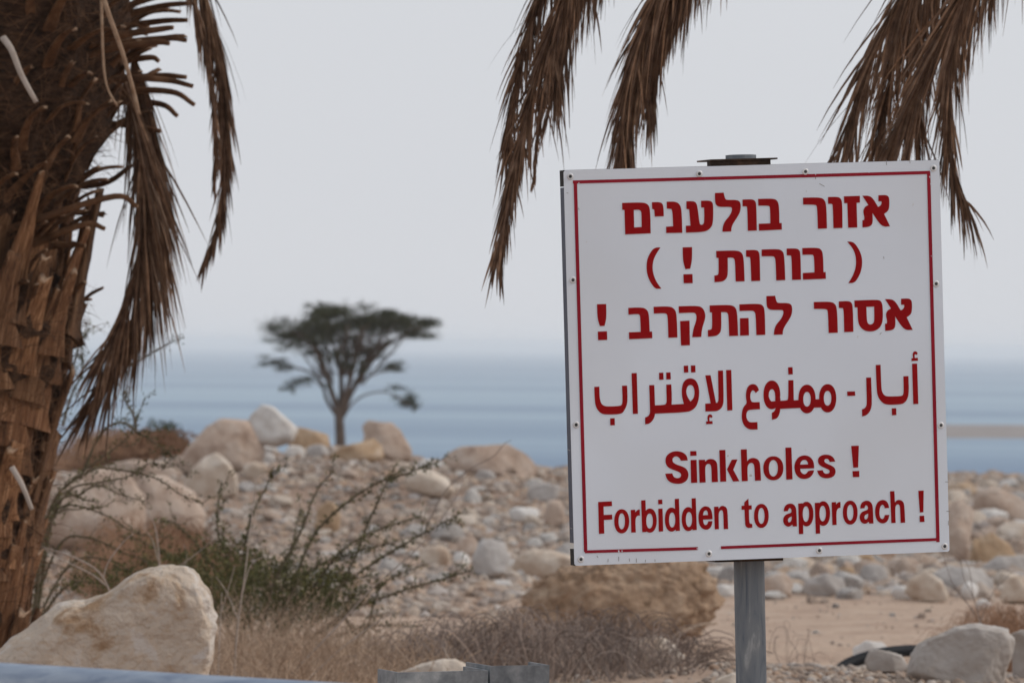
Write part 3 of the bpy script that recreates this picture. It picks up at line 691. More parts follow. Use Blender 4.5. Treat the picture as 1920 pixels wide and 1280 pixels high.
line4 = [G('A1', [(136,480),(190,477),(193,590),(205,645),(225,673),(265,688),(410,682),(430,668),(436,620),(430,468),(484,466),(490,610),(480,680),(450,738),(420,768),(270,774),(215,765),(175,730),(150,680),(141,620)]),
 G('A1', [(304,812),(352,810),(355,885),(306,886)]), G('A1', [(531,335),(586,333),(599,764),(545,766)]),
 G('A1', [(718,462),(772,460),(779,675),(880,671),(898,655),(903,630),(898,456),(952,453),(958,600),(955,667),(1085,660),(1068,600),(1062,540),(1065,480),(1080,430),(1110,398),(1155,387),(1200,400),(1230,440),(1246,500),(1248,560),(1238,630),(1215,690),(1170,730),(1110,748),(780,763),(770,810),(742,852),(710,872),(675,875),(674,803),(700,795),(720,775),(727,740),(725,680)],
   [[(1155,635),(1125,590),(1110,545),(1112,500),(1130,467),(1155,458),(1180,468),(1196,505),(1198,560),(1185,605)]]),
 G('A1', [(821,331),(868,329),(871,404),(824,405)]), G('A1', [(897,328),(944,326),(947,401),(899,402)]), G('A1', [(1083,256),(1130,254),(1133,328),(1086,329)]), G('A1', [(1158,254),(1206,252),(1208,326),(1162,327)]),
 G('A1', [(1446,308),(1500,306),(1507,620),(1500,670),(1480,710),(1440,735),(1400,738),(1313,740),(1311,657),(1368,654),(1311,358),(1368,356),(1425,648),(1436,650),(1449,635),(1452,600)]),
 G('A1', [(1532,302),(1587,300),(1599,728),(1544,730)]),
 G('A1', [(1320,845),(1340,843),(1334,820),(1335,790),(1348,772),(1365,769),(1380,776),(1389,795),(1378,808),(1365,800),(1356,803),(1354,820),(1357,842),(1388,841),(1390,872),(1321,874)]),
 G('A1', [(1880,515),(1845,545),(1835,525),(1815,515),(1798,528),(1788,560),(1788,600),(1798,630),(1812,643),(1888,640),(1891,716),(1800,720),(1765,728),(1750,750),(1745,785),(1752,820),(1768,843),(1785,855),(1863,852),(1866,930),(1790,932),(1750,915),(1720,885),(1702,840),(1696,790),(1702,730),(1720,685),(1752,655),(1742,600),(1741,560),(1750,500),(1775,462),(1810,448),(1845,455),(1868,480)]),
 G('A2', ell(266, 564, 89, 152), [[(268,503),(285,512),(298,540),(302,580),(302,630),(262,634),(245,615),(232,580),(236,535),(250,510)]], smooth=False),
 G('A2', [(303,632),(357,600),(356,700),(352,745),(338,790),(310,820),(267,826),(265,752),(285,745),(300,725),(305,700)]),
 G('A2', [(354,627),(424,623),(440,612),(440,410),(494,408),(498,622),(575,618),(575,702),(355,712),(330,716)]),
 G('A2', ell(638, 608, 91, 152), [ell(638, 610, 40, 78, 24)], smooth=False), G('A2', ell(857, 600, 91, 150), [ell(856, 600, 40, 78, 24)], smooth=False),
 G('A2', [(715,612),(785,610),(800,697),(700,700)]), G('A2', [(437,273),(485,271),(488,347),(440,349)]), G('A2', [(1062,529),(1146,527),(1149,573),(1065,576)]),
 G('A2', [(1264,382),(1317,380),(1326,640),(1320,700),(1300,748),(1265,782),(1222,792),(1220,718),(1248,708),(1265,685),(1272,650)]),
 G('A2', [(1365,248),(1417,246),(1425,480),(1432,530),(1450,562),(1480,582),(1635,578),(1655,567),(1662,530),(1658,368),(1712,365),(1717,520),(1708,590),(1685,635),(1645,665),(1500,670),(1450,658),(1410,620),(1385,570),(1376,510)]),
 G('A2', [(1535,707),(1582,705),(1585,778),(1538,780)]), G('A2', [(1750,235),(1804,233),(1817,660),(1763,662)]),
 G('A2', [(1744,178),(1762,176),(1757,150),(1758,122),(1772,104),(1790,103),(1806,114),(1810,128),(1800,142),(1788,135),(1778,138),(1777,155),(1779,174),(1812,172),(1814,203),(1745,206)])]
o_ = lambda v, cx, cy, rx, ry, hx, hy: G(v, ell(cx, cy, rx, ry), [ell(cx, cy, hx, hy, 24)], smooth=False)
o2 = lambda v, cx, cy, rx, ry, kx, ky, hx, hy: G(v, ell(cx, cy, rx, ry), [ell(kx, ky, hx, hy, 24)], smooth=False)
line5 = [G('E1', [(1010,228),(940,230),(930,205),(905,187),(880,188),(860,205),(855,225),(865,250),(900,270),(965,290),(1000,315),(1018,355),(1015,400),(995,435),(955,457),(900,463),(840,450),(800,415),(784,360),(856,356),(865,385),(885,402),(915,406),(938,395),(945,370),(935,350),(905,335),(840,312),(805,290),(787,250),(787,210),(802,175),(840,145),(890,133),(945,140),(985,162),(1003,190)]),
 G('E1', [(1034,135),(1096,134),(1098,180),(1035,182)]), G('E1', [(1038,223),(1098,221),(1105,450),(1043,452)]),
 G('E1', [(1120,222),(1182,220),(1184,240),(1210,216),(1250,211),(1285,225),(1303,255),(1307,290),(1312,442),(1250,445),(1246,300),(1238,270),(1222,260),(1200,265),(1187,285),(1184,320),(1189,447),(1128,450)]),
 G('E1', [(1325,125),(1386,122),(1395,438),(1335,441)]), G('E1', [(1450,220),(1508,217),(1465,320),(1527,435),(1463,438),(1402,318)], smooth=False),
 G('E1', [(1540,118),(1600,116),(1604,235),(1625,210),(1665,200),(1705,212),(1728,240),(1735,280),(1743,428),(1682,430),(1676,290),(1668,262),(1648,250),(1625,258),(1610,280),(1606,320),(1611,433),(1550,436)]),
 o_('E2', 155, 297, 98, 117, 44, 80), G('E2', [(272,97),(331,95),(342,405),(281,408)]),
 G('E2', [(553,298),(418,302),(418,325),(435,348),(460,357),(482,345),(495,320),(552,317),(540,355),(510,390),(460,404),(410,395),(375,360),(360,310),(360,265),(378,215),(410,182),(455,170),(505,180),(538,215),(550,250)], [[(416,262),(493,259),(488,235),(475,220),(455,215),(435,222),(420,240)]]),
 G('E2', [(758,232),(704,236),(697,218),(682,205),(662,206),(650,218),(652,236),(670,250),(715,268),(750,290),(763,325),(755,360),(730,385),(680,397),(630,390),(595,362),(580,320),(636,316),(642,337),(660,350),(685,350),(703,340),(703,320),(690,308),(640,288),(600,265),(588,235),(592,200),(615,175),(660,163),(710,170),(742,195)]),
 G('E2', [(912,80),(987,78),(980,290),(932,292)]), G('E2', [(925,325),(991,323),(992,382),(929,384)])]
LA = [(256,716),(260,680),(278,652),(315,638),(350,645),(374,675),(380,720),(385,862),(345,863),(338,845),(318,862),(295,866),(265,850),(250,815),(252,780),(270,752),(300,738),(328,730),(333,710),(325,688),(310,684),(300,700),(298,714)]
LAh = [(334,765),(305,778),(295,800),(302,822),(320,822),(333,800)]
line6 = [G('E1', [(114,642),(251,635),(253,683),(168,688),(171,772),(254,768),(256,817),(172,822),(176,958),(122,961)]), o_('E1', 350, 835, 75, 121, 32, 80),
 G('E1', [(440,722),(484,719),(486,745),(505,722),(530,716),(531,778),(510,778),(492,795),(486,830),(491,946),(445,948)]),
 G('E1', [(543,627),(587,624),(597,942),(555,944)]), o2('E1', 632, 828, 68, 121, 628, 832, 33, 75),
 G('E1', [(713,620),(755,617),(757,664),(715,666)]), G('E1', [(715,710),(758,707),(765,936),(720,938)]),
 G('E1', [(880,612),(922,609),(932,930),(889,932)]), o2('E1', 848, 818, 67, 120, 854, 822, 31, 75),
 G('E1', [(1048,606),(1090,604),(1101,921),(1057,924)]), o2('E1', 1016, 813, 67, 120, 1022, 817, 31, 75),
 G('E1', [(1257,815),(1163,818),(1165,845),(1175,868),(1192,875),(1208,862),(1214,835),(1257,833),(1250,880),(1225,912),(1190,921),(1150,905),(1125,870),(1116,815),(1118,760),(1135,715),(1165,688),(1195,683),(1230,698),(1250,735),(1258,790)], [[(1162,775),(1212,773),(1210,745),(1198,725),(1183,725),(1168,742)]]),
 G('E1', [(1272,690),(1317,688),(1318,710),(1340,682),(1370,680),(1398,698),(1408,735),(1414,912),(1370,914),(1365,755),(1358,728),(1342,722),(1327,735),(1318,765),(1322,914),(1280,916)]),
 G('E1', [(1616,608),(1620,676),(1649,675),(1650,716),(1621,718),(1625,840),(1632,858),(1655,862),(1656,898),(1615,904),(1590,890),(1583,860),(1577,719),(1548,720),(1547,680),(1575,678),(1574,645),(1590,632)]),
 o_('E2', 38.5, 760, 71.5, 117, 31, 78), G('E2', LA, [LAh]),
 G('E2', [(397,640),(438,637),(447,936),(404,938)]), o2('E2', 478, 742, 67, 120, 472, 742, 31, 76),
 G('E2', [(558,634),(600,631),(611,931),(568,934)]), o2('E2', 640, 737, 67, 120, 635, 737, 31, 76),
 G('E2', [(722,628),(764,625),(766,650),(782,628),(808,624),(809,682),(790,684),(775,700),(768,735),(771,848),(729,850)]), o_('E2', 903, 728, 72, 117, 31, 77),
 G('E2', LA, [LAh], 744, -28),
 G('E2', [(1281,683),(1238,686),(1233,660),(1215,650),(1198,665),(1188,700),(1186,745),(1195,780),(1212,792),(1230,785),(1239,752),(1283,750),(1275,795),(1250,828),(1210,835),(1172,815),(1150,775),(1143,715),(1152,660),(1175,620),(1215,602),(1252,612),(1275,645)]),
 G('E2', [(1290,521),(1333,519),(1338,630),(1355,608),(1385,603),(1415,618),(1430,650),(1438,826),(1393,828),(1388,680),(1380,652),(1364,645),(1348,657),(1340,685),(1345,828),(1303,830)]),
 G('E2', [(1565,516),(1618,514),(1615,725),(1580,727)]), G('E2', [(1577,760),(1622,758),(1626,818),(1579,820)])]
for gl, lb in ((line1, 'red Hebrew letter of the top line'), (line2, 'red Hebrew letter or bracket of the second line'), (line3, 'red Hebrew letter of the third line'),
               (line4, 'red Arabic letter'), (line5, 'red letter of the word Sinkholes !'), (line6, 'red letter of the words Forbidden to approach !')):
    glyph_obj(gl, M_red, panel, lb)
# rivets with a dark hole
def disc(mb_, c, r0, h0, h1, r1, k=14, m=0):
    a = [c + (su * math.cos(2 * math.pi * j / k) + sv * math.sin(2 * math.pi * j / k)) * r0 + SN * h0 for j in range(k)]
    b = [c + (su * math.cos(2 * math.pi * j / k) + sv * math.sin(2 * math.pi * j / k)) * r1 + SN * h1 for j in range(k)]
    mb_.add(a + b, [(j, (j + 1) % k, k + (j + 1) % k, k + j) for j in range(k)] + [tuple(range(k, 2 * k))], m=m)
for (x, y) in [(1069, 331), (1311, 326), (1510, 322), (1750, 315.5), (1074, 525), (1755, 532), (1080, 796), (1764, 797), (1089, 1048), (1329, 1037.5), (1536, 1031.5), (1771, 1023.5)]:
    m_ = MB(); c = sp(x, y); disc(m_, c, .0072, .0002, .0018, .0055); disc(m_, c, .0055, .0018, .0011, .0030)
    disc(m_, c, .0034, .00185, .002, .0030, m=1); m_.build('rivet', [M_rivet, M_pit], panel, False)
# scratches, nicks and a stain in the paint
def nicks():
    r = random.Random(4); a = MB()
    for (x, y, l, an) in [(1541, 347, 16, 30), (1529, 333, 9, 92), (1662, 305, 14, 86), (1706, 303, 9, 90), (1776, 903, 12, 4), (1778, 958, 10, 3), (1778, 980, 12, 90), (1140, 1050, 9, 93), (1160, 1047, 12, 90), (1180, 1049, 8, 84), (1193, 1050, 11, 90), (1210, 1051, 7, 92), (1228, 1050, 6, 88),
                          (1651, 625, 7, 130), (1657, 483, 6, 80), (1085, 392, 6, 60), (1120, 1043, 6, 60), (1064, 300 + 62, 5, 10), (1066, 843, 7, 30), (1071, 990, 6, 20)]:
        dx, dy = math.cos(R(an)) * l / 2, math.sin(R(an)) * l / 2
        dx *= .7; dy *= .7; q = strip((x - dx, y - dy), (x + dx, y + dy), 1.1)
        a.add([sp(p.x, p.y, .0005) for p in q], [(0, 1, 2, 3)])
    a.build('scratches', material('scratch_grey', [(.16, .15, .15), (.38, .37, .36)], scale=60, bump=0), panel)
    a = MB()
    for (x, y, w_, h_) in [(1160, 1033, 3, 5), (1166, 1032.5, 2, 4), (1756, 751, 3, 2.5), (1757.5, 812, 2, 2), (1743, 332, 2, 4), (1744.5, 345, 1.6, 3), (1085, 343, 2.5, 2), (1529, 327, 1.5, 4), (1746, 480, 1.5, 2), (1307, 1028, 2, 3), (1100, 903, 1.5, 3), (1629, 323.5, 4, 1.2)]:
        q = [(x - w_ / 2, y - h_ * .3), (x + w_ * .2, y - h_ / 2), (x + w_ / 2, y + h_ * .2), (x - w_ * .1, y + h_ / 2)]
        a.add([sp(p[0], p[1], .0009) for p in q], [(0, 1, 2, 3)])
    a.build('paint_chips', M_sign, panel)
nicks()
# post and brackets
pt, pb = P(1389, 291, SD + .095), P(1409, 1290, SD + .095)
pdir = (pt - pb).normalized(); pb = pb - pdir * .62
mb = MB(); mb.tube([pb, pt], [.0315, .0315], k=40, cap=False); mb.tube([pt - pdir * .3, pt + pdir * .0005], [.0275, .0275], k=40, cap=False)
mb.tube([pt - pdir * .06, pt - pdir * .055], [.028, .028], k=40)
o = mb.build('post', M_galv, sign, True)
def bracket(x0, x1, y, up, label):
    a, b = sp(x0, y), sp(x1, y - (x1 - x0) * .0277)
    q = MB(); ax = (b - a).normalized(); upv = sv * up
    L_ = (b - a).length
    def bx(o0, w0, w1, d0, d1, e0=0, e1=L_):
        vs = [o0 + ax * e + sv * w - SN * d_ for e in (e0, e1) for w in (w0, w1) for d_ in (d0, d1)]
        q.add(vs, [(0, 1, 3, 2), (4, 6, 7, 5), (0, 4, 5, 1), (2, 3, 7, 6), (0, 2, 6, 4), (1, 5, 7, 3)])
    if up > 0: bx(a, 0.001, .011, .037, .062, 0, L_ * .9); bx(a, .0112, .0145, .034, .14, 0, L_)
    else: bx(a, -.006, -.001, .0375, .125, 0, L_); 
    return q.build('bracket', M_rust, sign)['label'] if False else q.build('bracket', M_rust, sign)
o = bracket(1341, 1467, 311.5, 1, ''); o['label'] = 'rusty black angle bracket above the panel'
o = bracket(1350, 1478, 1049.5, -1, ''); o['label'] = 'rusty flat bracket under the panel'

# ------------------------------------------------------------------ guardrail pieces
def sheet_channel(name, plan, ztop, zbot, th, mat, parent, label=None):
    """folded steel: plan = list of (x, y) corners, given thickness"""
    m_ = MB(); n = len(plan); pl = [Vector((p[0], p[1])) for p in plan]; offs = []
    for i in range(n):
        d1 = (pl[i] - pl[i - 1]).normalized() if i else (pl[1] - pl[0]).normalized()
        d2 = (pl[i + 1] - pl[i]).normalized() if i < n - 1 else d1
        nn = (Vector((-d1.y, d1.x)) + Vector((-d2.y, d2.x))).normalized(); k = 1 / max(.4, nn.dot(Vector((-d1.y, d1.x))))
        offs.append(nn * th * k)
    vs = []
    for i in range(n):
        a = pl[i]; b = pl[i] + offs[i]
        for q in (a, b):
            for z in (zbot, ztop): vs.append(Vector((q.x, q.y, z)))
    fs = []
    for i in range(n - 1):
        a = i * 4; b = a + 4
        fs += [(a, b, b + 1, a + 1), (a + 2, a + 3, b + 3, b + 2), (a + 1, b + 1, b + 3, a + 3), (a, a + 2, b + 2, b)]
    fs += [(0, 1, 3, 2), (n * 4 - 4, n * 4 - 2, n * 4 - 1, n * 4 - 3)]
    m_.add(vs, fs); o = m_.build(name, mat, parent)
    if label: o['label'] = label
    return o
GD = 12.0
def gp(px, dd, y=1258): p = P(px, y, GD + dd); return (p.x, p.y)
zt = P(745, 1260, GD).z
gpo = empty('guardrail_post', (P(745, 1260, GD).x, GD, 0), 'pair of galvanised steel channel posts rising at the bottom edge left of the sign', 'guardrail post')
sheet_channel('channel', [gp(708, .13), gp(745, 0), gp(915, .12), gp(873, .26), gp(868, .25)], zt, -.3, .005, M_galvp, gpo)
sheet_channel('channel', [gp(873, .30), gp(919, .16), gp(1030, .22), gp(994, .34), gp(990, .33)], zt + .0065, -.3, .005, M_galvp, gpo)
# beam at lower left: folded W rail running towards the road, nearer to the camera
rail = empty('guardrail', (-1., 8.6, 0), 'blue-grey galvanised guardrail beam crossing the bottom left corner', 'guardrail')
prof = [(.0, -.012), (.010, -.004), (.022, .0), (.034, -.006), (.042, -.020), (.046, -.05), (.050, -.09), (.03, -.125), (0, -.15), (-.004, -.17), (0, -.19), (.03, -.215), (.05, -.25), (.046, -.29), (.03, -.31)]
a0 = P(-700, 1199.5, 8.75); a1 = P(0, 1239.5, 8.6); a2 = P(700, 1281, 8.45); a3 = P(1500, 1330, 8.3)
mb = MB(); st = [a0 + (a1 - a0) * i / 2 for i in range(2)] + [a1 + (a2 - a1) * i / 6 for i in range(7)] + [a3]
npf = len(prof) * 2
for i, c in enumerate(st):
    vs = [Vector((c.x, c.y - px_, c.z + pz_)) for px_, pz_ in prof] + [Vector((c.x, c.y - px_ + .0035, c.z + pz_ - .001)) for px_, pz_ in prof[::-1]]
    b = len(mb.V); mb.add(vs, [])
    if i: mb.F += [(b - npf + j, b - npf + (j + 1) % npf, b + (j + 1) % npf, b + j) for j in range(npf)]; mb.M += [0] * npf
mb.build('beam', M_galvl, rail, True)
for xx in (-1.25, .75):
    c = a1 + (a2 - a1) * ((xx - a1.x) / (a2.x - a1.x))
    m_ = MB(); m_.box((xx - .05, c.y + .006, -.3), (xx + .05, c.y + .1, c.z - .04)); m_.build('rail_post', M_galvp, rail)
    m_ = MB(); m_.tube([Vector((xx, c.y - .012, c.z - .17)), Vector((xx, c.y + .03, c.z - .17))], [.012, .012], 6); m_.build('bolt', M_galvp, rail)
# ------------------------------------------------------------------ black hose behind the gravel crest
pts = smooth_line([P(1560, 1262, 23.6), P(1590, 1236, 23.7), (P(1640, 1219, 23.8)), P(1690, 1211.5, 23.9), P(1730, 1213, 24.), P(1800, 1235, 24.2), P(1850, 1270, 24.3)])
pts = [Vector((p.x, p.y, p.z - .018)) for p in pts]
mb = MB(); mb.tube(pts, [.024] * len(pts), 12); tag(mb.build('hose', M_hose, None, True), 'black rubber hose curving up behind the gravel at the lower right', 'hose')

# ------------------------------------------------------------------ palms
PX, PD = -110, 19.2
pal_x = P(PX, 640, PD).x
palm = empty('palm_tree', (pal_x, PD, gz(pal_x, PD)), 'shaggy palm trunk covered in old leaf bases at the left edge of the photo', 'palm tree')
def zpx(y): return 1.5 + (640 - y) / F * PD
prof_r = sorted([(zpx(1400), .25), (zpx(1200), .25), (zpx(1100), .27), (zpx(1000), .31), (zpx(850), .335), (zpx(700), .38), (zpx(620), .43), (zpx(560), .43), (zpx(500), .34), (zpx(440), .35), (zpx(350), .42), (zpx(300), .47), (zpx(200), .55), (zpx(0), .59), (zpx(-200), .56), (zpx(-500), .45), (zpx(-900), .25)])
def prad(z):
    for (z0, r0), (z1, r1) in zip(prof_r, prof_r[1:]):
        if z <= z1: t = max(0, (z - z0) / (z1 - z0)); return r0 + (r1 - r0) * t
    return prof_r[-1][1]
zb = -.1; ztop = zpx(-900)
mb = MB(); K = 72; H = 120
for i in range(H + 1):
    z = zb + (ztop - zb) * i / H; rr = prad(z)
    mb.add([(pal_x + math.cos(a) * (rr + q), PD + math.sin(a) * (rr + q), z) for a, q in ((2 * math.pi * j / K, .045 * N(j * .45, z * 9, 2.)) for j in range(K))], [])
    if i: b = i * K; mb.F += [(b - K + j, b - K + (j + 1) % K, b + (j + 1) % K, b + j) for j in range(K)]; mb.M += [0] * K
mb.build('trunk', M_fibre, palm, True)

def base_shape(L, w0, w1, th, lean0, lean1, seed, k=8, seg=9, mats=None, droop=0., curl=0.):
    """old leaf base in local coords: root at the origin, +X outwards, +Z up, leaning outwards by lean0 at its root and lean1 at its tip"""
    r = random.Random(seed); m_ = MB(); p = Vector((0, 0, 0)); rings = []; 
    for i in range(seg + 1):
        t = i / seg; an = lean0 + (lean1 - lean0) * t + droop * max(0, t - .45) ** 1.3
        side = curl * t * t
        tg = Vector((math.sin(an), side, math.cos(an))).normalized()
        ww = w0 + (w1 - w0) * t ** .6; tt = th * (1 - .45 * t)
        ax = Vector((0, 1, 0)); ax = (ax - tg * ax.dot(tg)).normalized(); bx = ax.cross(tg)
        ring_ = []
        for j in range(k):
            a = 2 * math.pi * j / k; c_, s_ = math.cos(a), math.sin(a)
            rad = 1 + .26 * noise.noise(Vector((j * 1.7, t * 5, seed * 3.3)))
            ring_.append(p + ax * (c_ * ww * .5 * rad) + bx * ((s_ * tt * .5 + (c_ * c_) * tt * .35) * rad))
        rings.append(ring_); p = p + tg * (L / seg)
    vs = [v for q in rings for v in q]
    # ragged cut
    for j in range(k): vs[-k + j] = vs[-k + j] + tg * r.uniform(-.012, .012)
    fs = [(i * k + j, i * k + (j + 1) % k, (i + 1) * k + (j + 1) % k, (i + 1) * k + j) for i in range(seg) for j in range(k)]
    m_.add(vs, fs); b = seg * k
    m_.F.append(tuple(b + j for j in range(k))); m_.M.append(1)
    return m_.mesh('leaf_base', mats, True)
lowv = [base_shape(R_l, .19, R_w, .034, R(7), R(R_a), s, mats=[M_base, M_cut]) for s, (R_l, R_w, R_a) in enumerate([(.27, .045, 20), (.36, .03, 12), (.23, .06, 24), (.42, .022, 10), (.30, .04, 26), (.25, .05, 16)])]
upv = [base_shape(l_, .075, w_, .026, R(a0_), R(a1_), 20 + s, mats=[M_stub, M_cut], droop=dr, curl=cu) for s, (l_, w_, a0_, a1_, dr, cu) in enumerate(
    [(.26, .032, 20, 50, .3, .2), (.32, .026, 25, 62, .5, -.25), (.22, .036, 18, 50, .1, .35), (.34, .024, 30, 70, .6, 0), (.25, .03, 35, 65, .3, -.5), (.29, .026, 22, 55, .6, .5)])]
r = random.Random(31); ga = math.pi * (3 - 5 ** .5)
NL = 250
for i in range(NL):
    z = .1 + 1.72 * (i + .5) / NL; a = i * ga + r.uniform(-.15, .15); rr = prad(z) - .012
    o = obj('leaf_base', lowv[r.randrange(6)], (math.cos(a) * rr, math.sin(a) * rr, z - palm.location.z - .05), palm)
    o.rotation_euler = (r.uniform(-.26, .06), r.uniform(-.05, .08), a + r.uniform(-.15, .15)); s = r.uniform(.8, 1.25); o.scale = (s, s * r.uniform(.75, 1.0), s * r.uniform(1.05, 1.35))
NU = 300
for i in range(NU):
    z = 1.60 + 1.40 * (i + .5) / NU; a = (i * ga * 1.0 + r.uniform(-.2, .2)); rr = prad(z) - .03
    t = (z - 1.6) / 1.3
    o = obj('petiole_stub', upv[r.randrange(6)], (math.cos(a) * rr, math.sin(a) * rr, z - palm.location.z - .06), palm)
    s = r.uniform(.65, .95) * (.75 + .35 * t)
    o.rotation_euler = (r.uniform(-.6, .6), r.uniform(-.25, .3) + .3 * t, a + r.uniform(-.3, .3)); o.scale = (s, s * .85, s)
# coarse brown fibre between the bases
mb = MB()
for i in range(8500):
    z = r.uniform(.1, 2.95) if r.random() < .9 else r.uniform(1.55, 2.95); a = r.uniform(-math.pi, math.pi); rr = prad(z) + r.uniform(0, .035)
    p = Vector((pal_x + math.cos(a) * rr, PD + math.sin(a) * rr, z)); outv = Vector((math.cos(a), math.sin(a), 0)); tv = Vector((-math.sin(a), math.cos(a), 0))
    dr = (tv * r.gauss(0, 1) + Vector((0, 0, r.gauss(.2, .7))) + outv * r.uniform(.0, .5)).normalized() * r.uniform(.05, .16)
    mb.ribbon([p, p + dr * .5 + outv * .008, p + dr + Vector((0, 0, -.01))], [.0022, .0018, .0006], outv, r.random())
tag(mb.build('fibre', M_stub, palm), kind='stuff')

GR = Vector((0, 0, -1))
def frond(palm_, pix, base_n, dens=95, ll=.36, spread=.35, hang=.55, width=.011, seed=0, start=.25, rad=.011, side_bias=0., name='frond', tipfade=.35, label=None):
    """pix: list of (px, py, distance) along the rib from crown to tip"""
    r_ = random.Random(seed)
    pts_ = smooth_line([P(*q) for q in pix], 10); n = len(pts_)
    cum = [0.]
    for i in range(1, n): cum.append(cum[-1] + (pts_[i] - pts_[i - 1]).length)
    Lt = cum[-1]; m_ = MB()
    m_.tube(pts_, [rad * (1 - .8 * c / Lt) + .0012 for c in cum], 6, .6, flat=.7)
    rib = m_.build(name, M_leaf, palm_, True); 
    if label: rib['label'] = label
    lf = MB()
    nl = int(dens * 2.1 * Lt * (1 - start)); ll *= 1.08; width *= .64; spread *= .85; hang = hang * 1.0 + .25
    for i in range(nl):
        c = Lt * (start + (1 - start) * (i + r_.random()) / nl)
        k = next(j for j in range(n) if cum[j] >= c - 1e-9 or j == n - 1); k = max(1, k)
        f = (c - cum[k - 1]) / max(1e-6, cum[k] - cum[k - 1]); p = pts_[k - 1].lerp(pts_[k], f); T = (pts_[k] - pts_[k - 1]).normalized()
        sdv = T.cross(Vector((0, 1, 0)))
        sdv = sdv.normalized() if sdv.length > .1 else Vector((1, 0, 0)); dep = T.cross(sdv).normalized()
        an = r_.choice((-1, 1)) * (R(90) + r_.gauss(0, .6)) ; sd_ = sdv * math.sin(an) + dep * math.cos(an) * .8 + sdv * side_bias
        tip = c / Lt
        l = ll * r_.uniform(.65, 1.15) * (1 - tipfade * max(0, (tip - .7) / .3))
        wsp = 2.2 if r_.random() < .07 else 1.
        d0 = (T * r_.uniform(.7, 1.0) + sd_ * spread * wsp * r_.uniform(.4, 1.4)).normalized()
        q = [p]; v_ = d0
        for s_ in range(5):
            v_ = (v_ + GR * hang * .22 * (1.2 if s_ else .8) + Vector((r_.gauss(0, .02), r_.gauss(0, .03), 0))).normalized(); q.append(q[-1] + v_ * l / 5)
        w_ = width * r_.uniform(.55, 1.2)
        nrm = Vector((r_.gauss(0, 1), r_.gauss(-.6, 1), r_.gauss(0, .3))).normalized()
        lf.ribbon(q, [w_ * .6, w_, w_ * .95, w_ * .75, w_ * .45, w_ * .08], nrm, r_.random())
    tag(lf.build('leaflets', M_leaf, rib), kind='stuff')
    return rib
cx_, cy_ = PX, -640
frond(palm, [(cx_, cy_, 19.2), (120, -850, 19.1), (290, -480, 19), (350, -150, 19), (385, 0, 19), (412, 130, 19), (422, 280, 19), (414, 400, 19), (382, 500, 19)], 0, dens=130, ll=.30, spread=.17, hang=.3, seed=1, start=.35, tipfade=.75, width=.013)
frond(palm, [(cx_, cy_, 19.2), (100, -800, 18.9), (270, -400, 18.8), (330, -150, 18.8), (366, 10, 18.8), (392, 130, 18.8), (404, 250, 18.8), (402, 330, 18.8)], 0, dens=100, ll=.17, spread=.12, hang=.3, seed=2, start=.4, tipfade=.5, rad=.011, width=.013)
frond(palm, [(cx_, -500, 19.2), (60, -300, 19.2), (215, -20, 19.3), (262, 170, 19.3), (284, 320, 19.3), (292, 440, 19.3), (278, 550, 19.3), (232, 660, 19.3), (175, 760, 19.3)], 0, dens=170, ll=.36, spread=.22, hang=.10, seed=3, start=.50, tipfade=.4, width=.013)
frond(palm, [(cx_, -450, 19.2), (40, -250, 19.2), (190, 20, 19.2), (245, 200, 19.2), (270, 340, 19.2), (268, 460, 19.2), (238, 580, 19.2), (190, 680, 19.2)], 0, dens=140, ll=.34, spread=.24, hang=.15, seed=4, start=.55, tipfade=.4, width=.013)
# old bare ribs and pale straps tangled in the upper skirt
def strap(pix, w, mat, t, seed, name='dead_strap', label=None):
    p = smooth_line([P(*q) for q in pix], 6); m_ = MB(); k = len(p)
    m_.tube(p, [w * (1 - .35 * i / k) for i in range(k)], 6, t, flat=.45); o = m_.build(name, mat, palm, True)
    if label: o['label'] = label
strap([(5, 70, 18.47), (22, 95, 18.43), (40, 140, 18.41), (68, 192, 18.41)], 0.0114, M_twig, 1, 0, label='pale bare strap of a dead frond')
strap([(185, -30, 18.35), (205, 30, 18.33), (230, 100, 18.32), (250, 170, 18.32), (261, 215, 18.32)], 0.0084, M_cut, 1, 1)
strap([(190, 0, 18.37), (193, 100, 18.35), (200, 160, 18.35), (220, 200, 18.35)], 0.0048, M_cut, 1, 2)
strap([(22, 875, 18.57), (42, 910, 18.55), (60, 955, 18.55)], 0.0096, M_twig, 1, 5, label='pale split leaf base')
for (x0, y0, x1, y1, x2, y2) in [(230, 30, 300, 12, 362, 6), (240, 62, 300, 55, 325, 52), (235, 48, 300, 40, 352, 38), (230, 85, 290, 80, 318, 82), (235, 78, 310, 72, 350, 76), (240, 112, 280, 108, 298, 115), (240, 145, 300, 142, 350, 145), (245, 140, 310, 150, 362, 162),
                              (245, 165, 320, 172, 365, 197), (240, 185, 300, 195, 333, 218), (170, 222, 240, 235, 302, 246), (100, 345, 190, 345, 248, 309), (110, 400, 215, 368, 258, 388), (120, 395, 160, 398, 195, 404), (100, 445, 160, 420, 197, 429), (90, 460, 130, 458, 160, 461), (110, 445, 135, 425, 162, 425)]:
    rr_ = random.Random(x0 * 7 + y0); dd = 19.15 + rr_.uniform(-.25, .25)
    p = smooth_line([P(x0 - 120, y0 + 40, dd), P(x0 - 30, y0 + 8, dd), P(x1, y1, dd - .02), P(x2, y2, dd - .04)], 6); k = len(p)
    m_ = MB(); m_.tube(p, [.0155 * (1 - .55 * i / k) for i in range(k)], 7, .5, flat=.6, mcap=1); m_.build('petiole_stub', [M_stub, M_cut], palm, True)
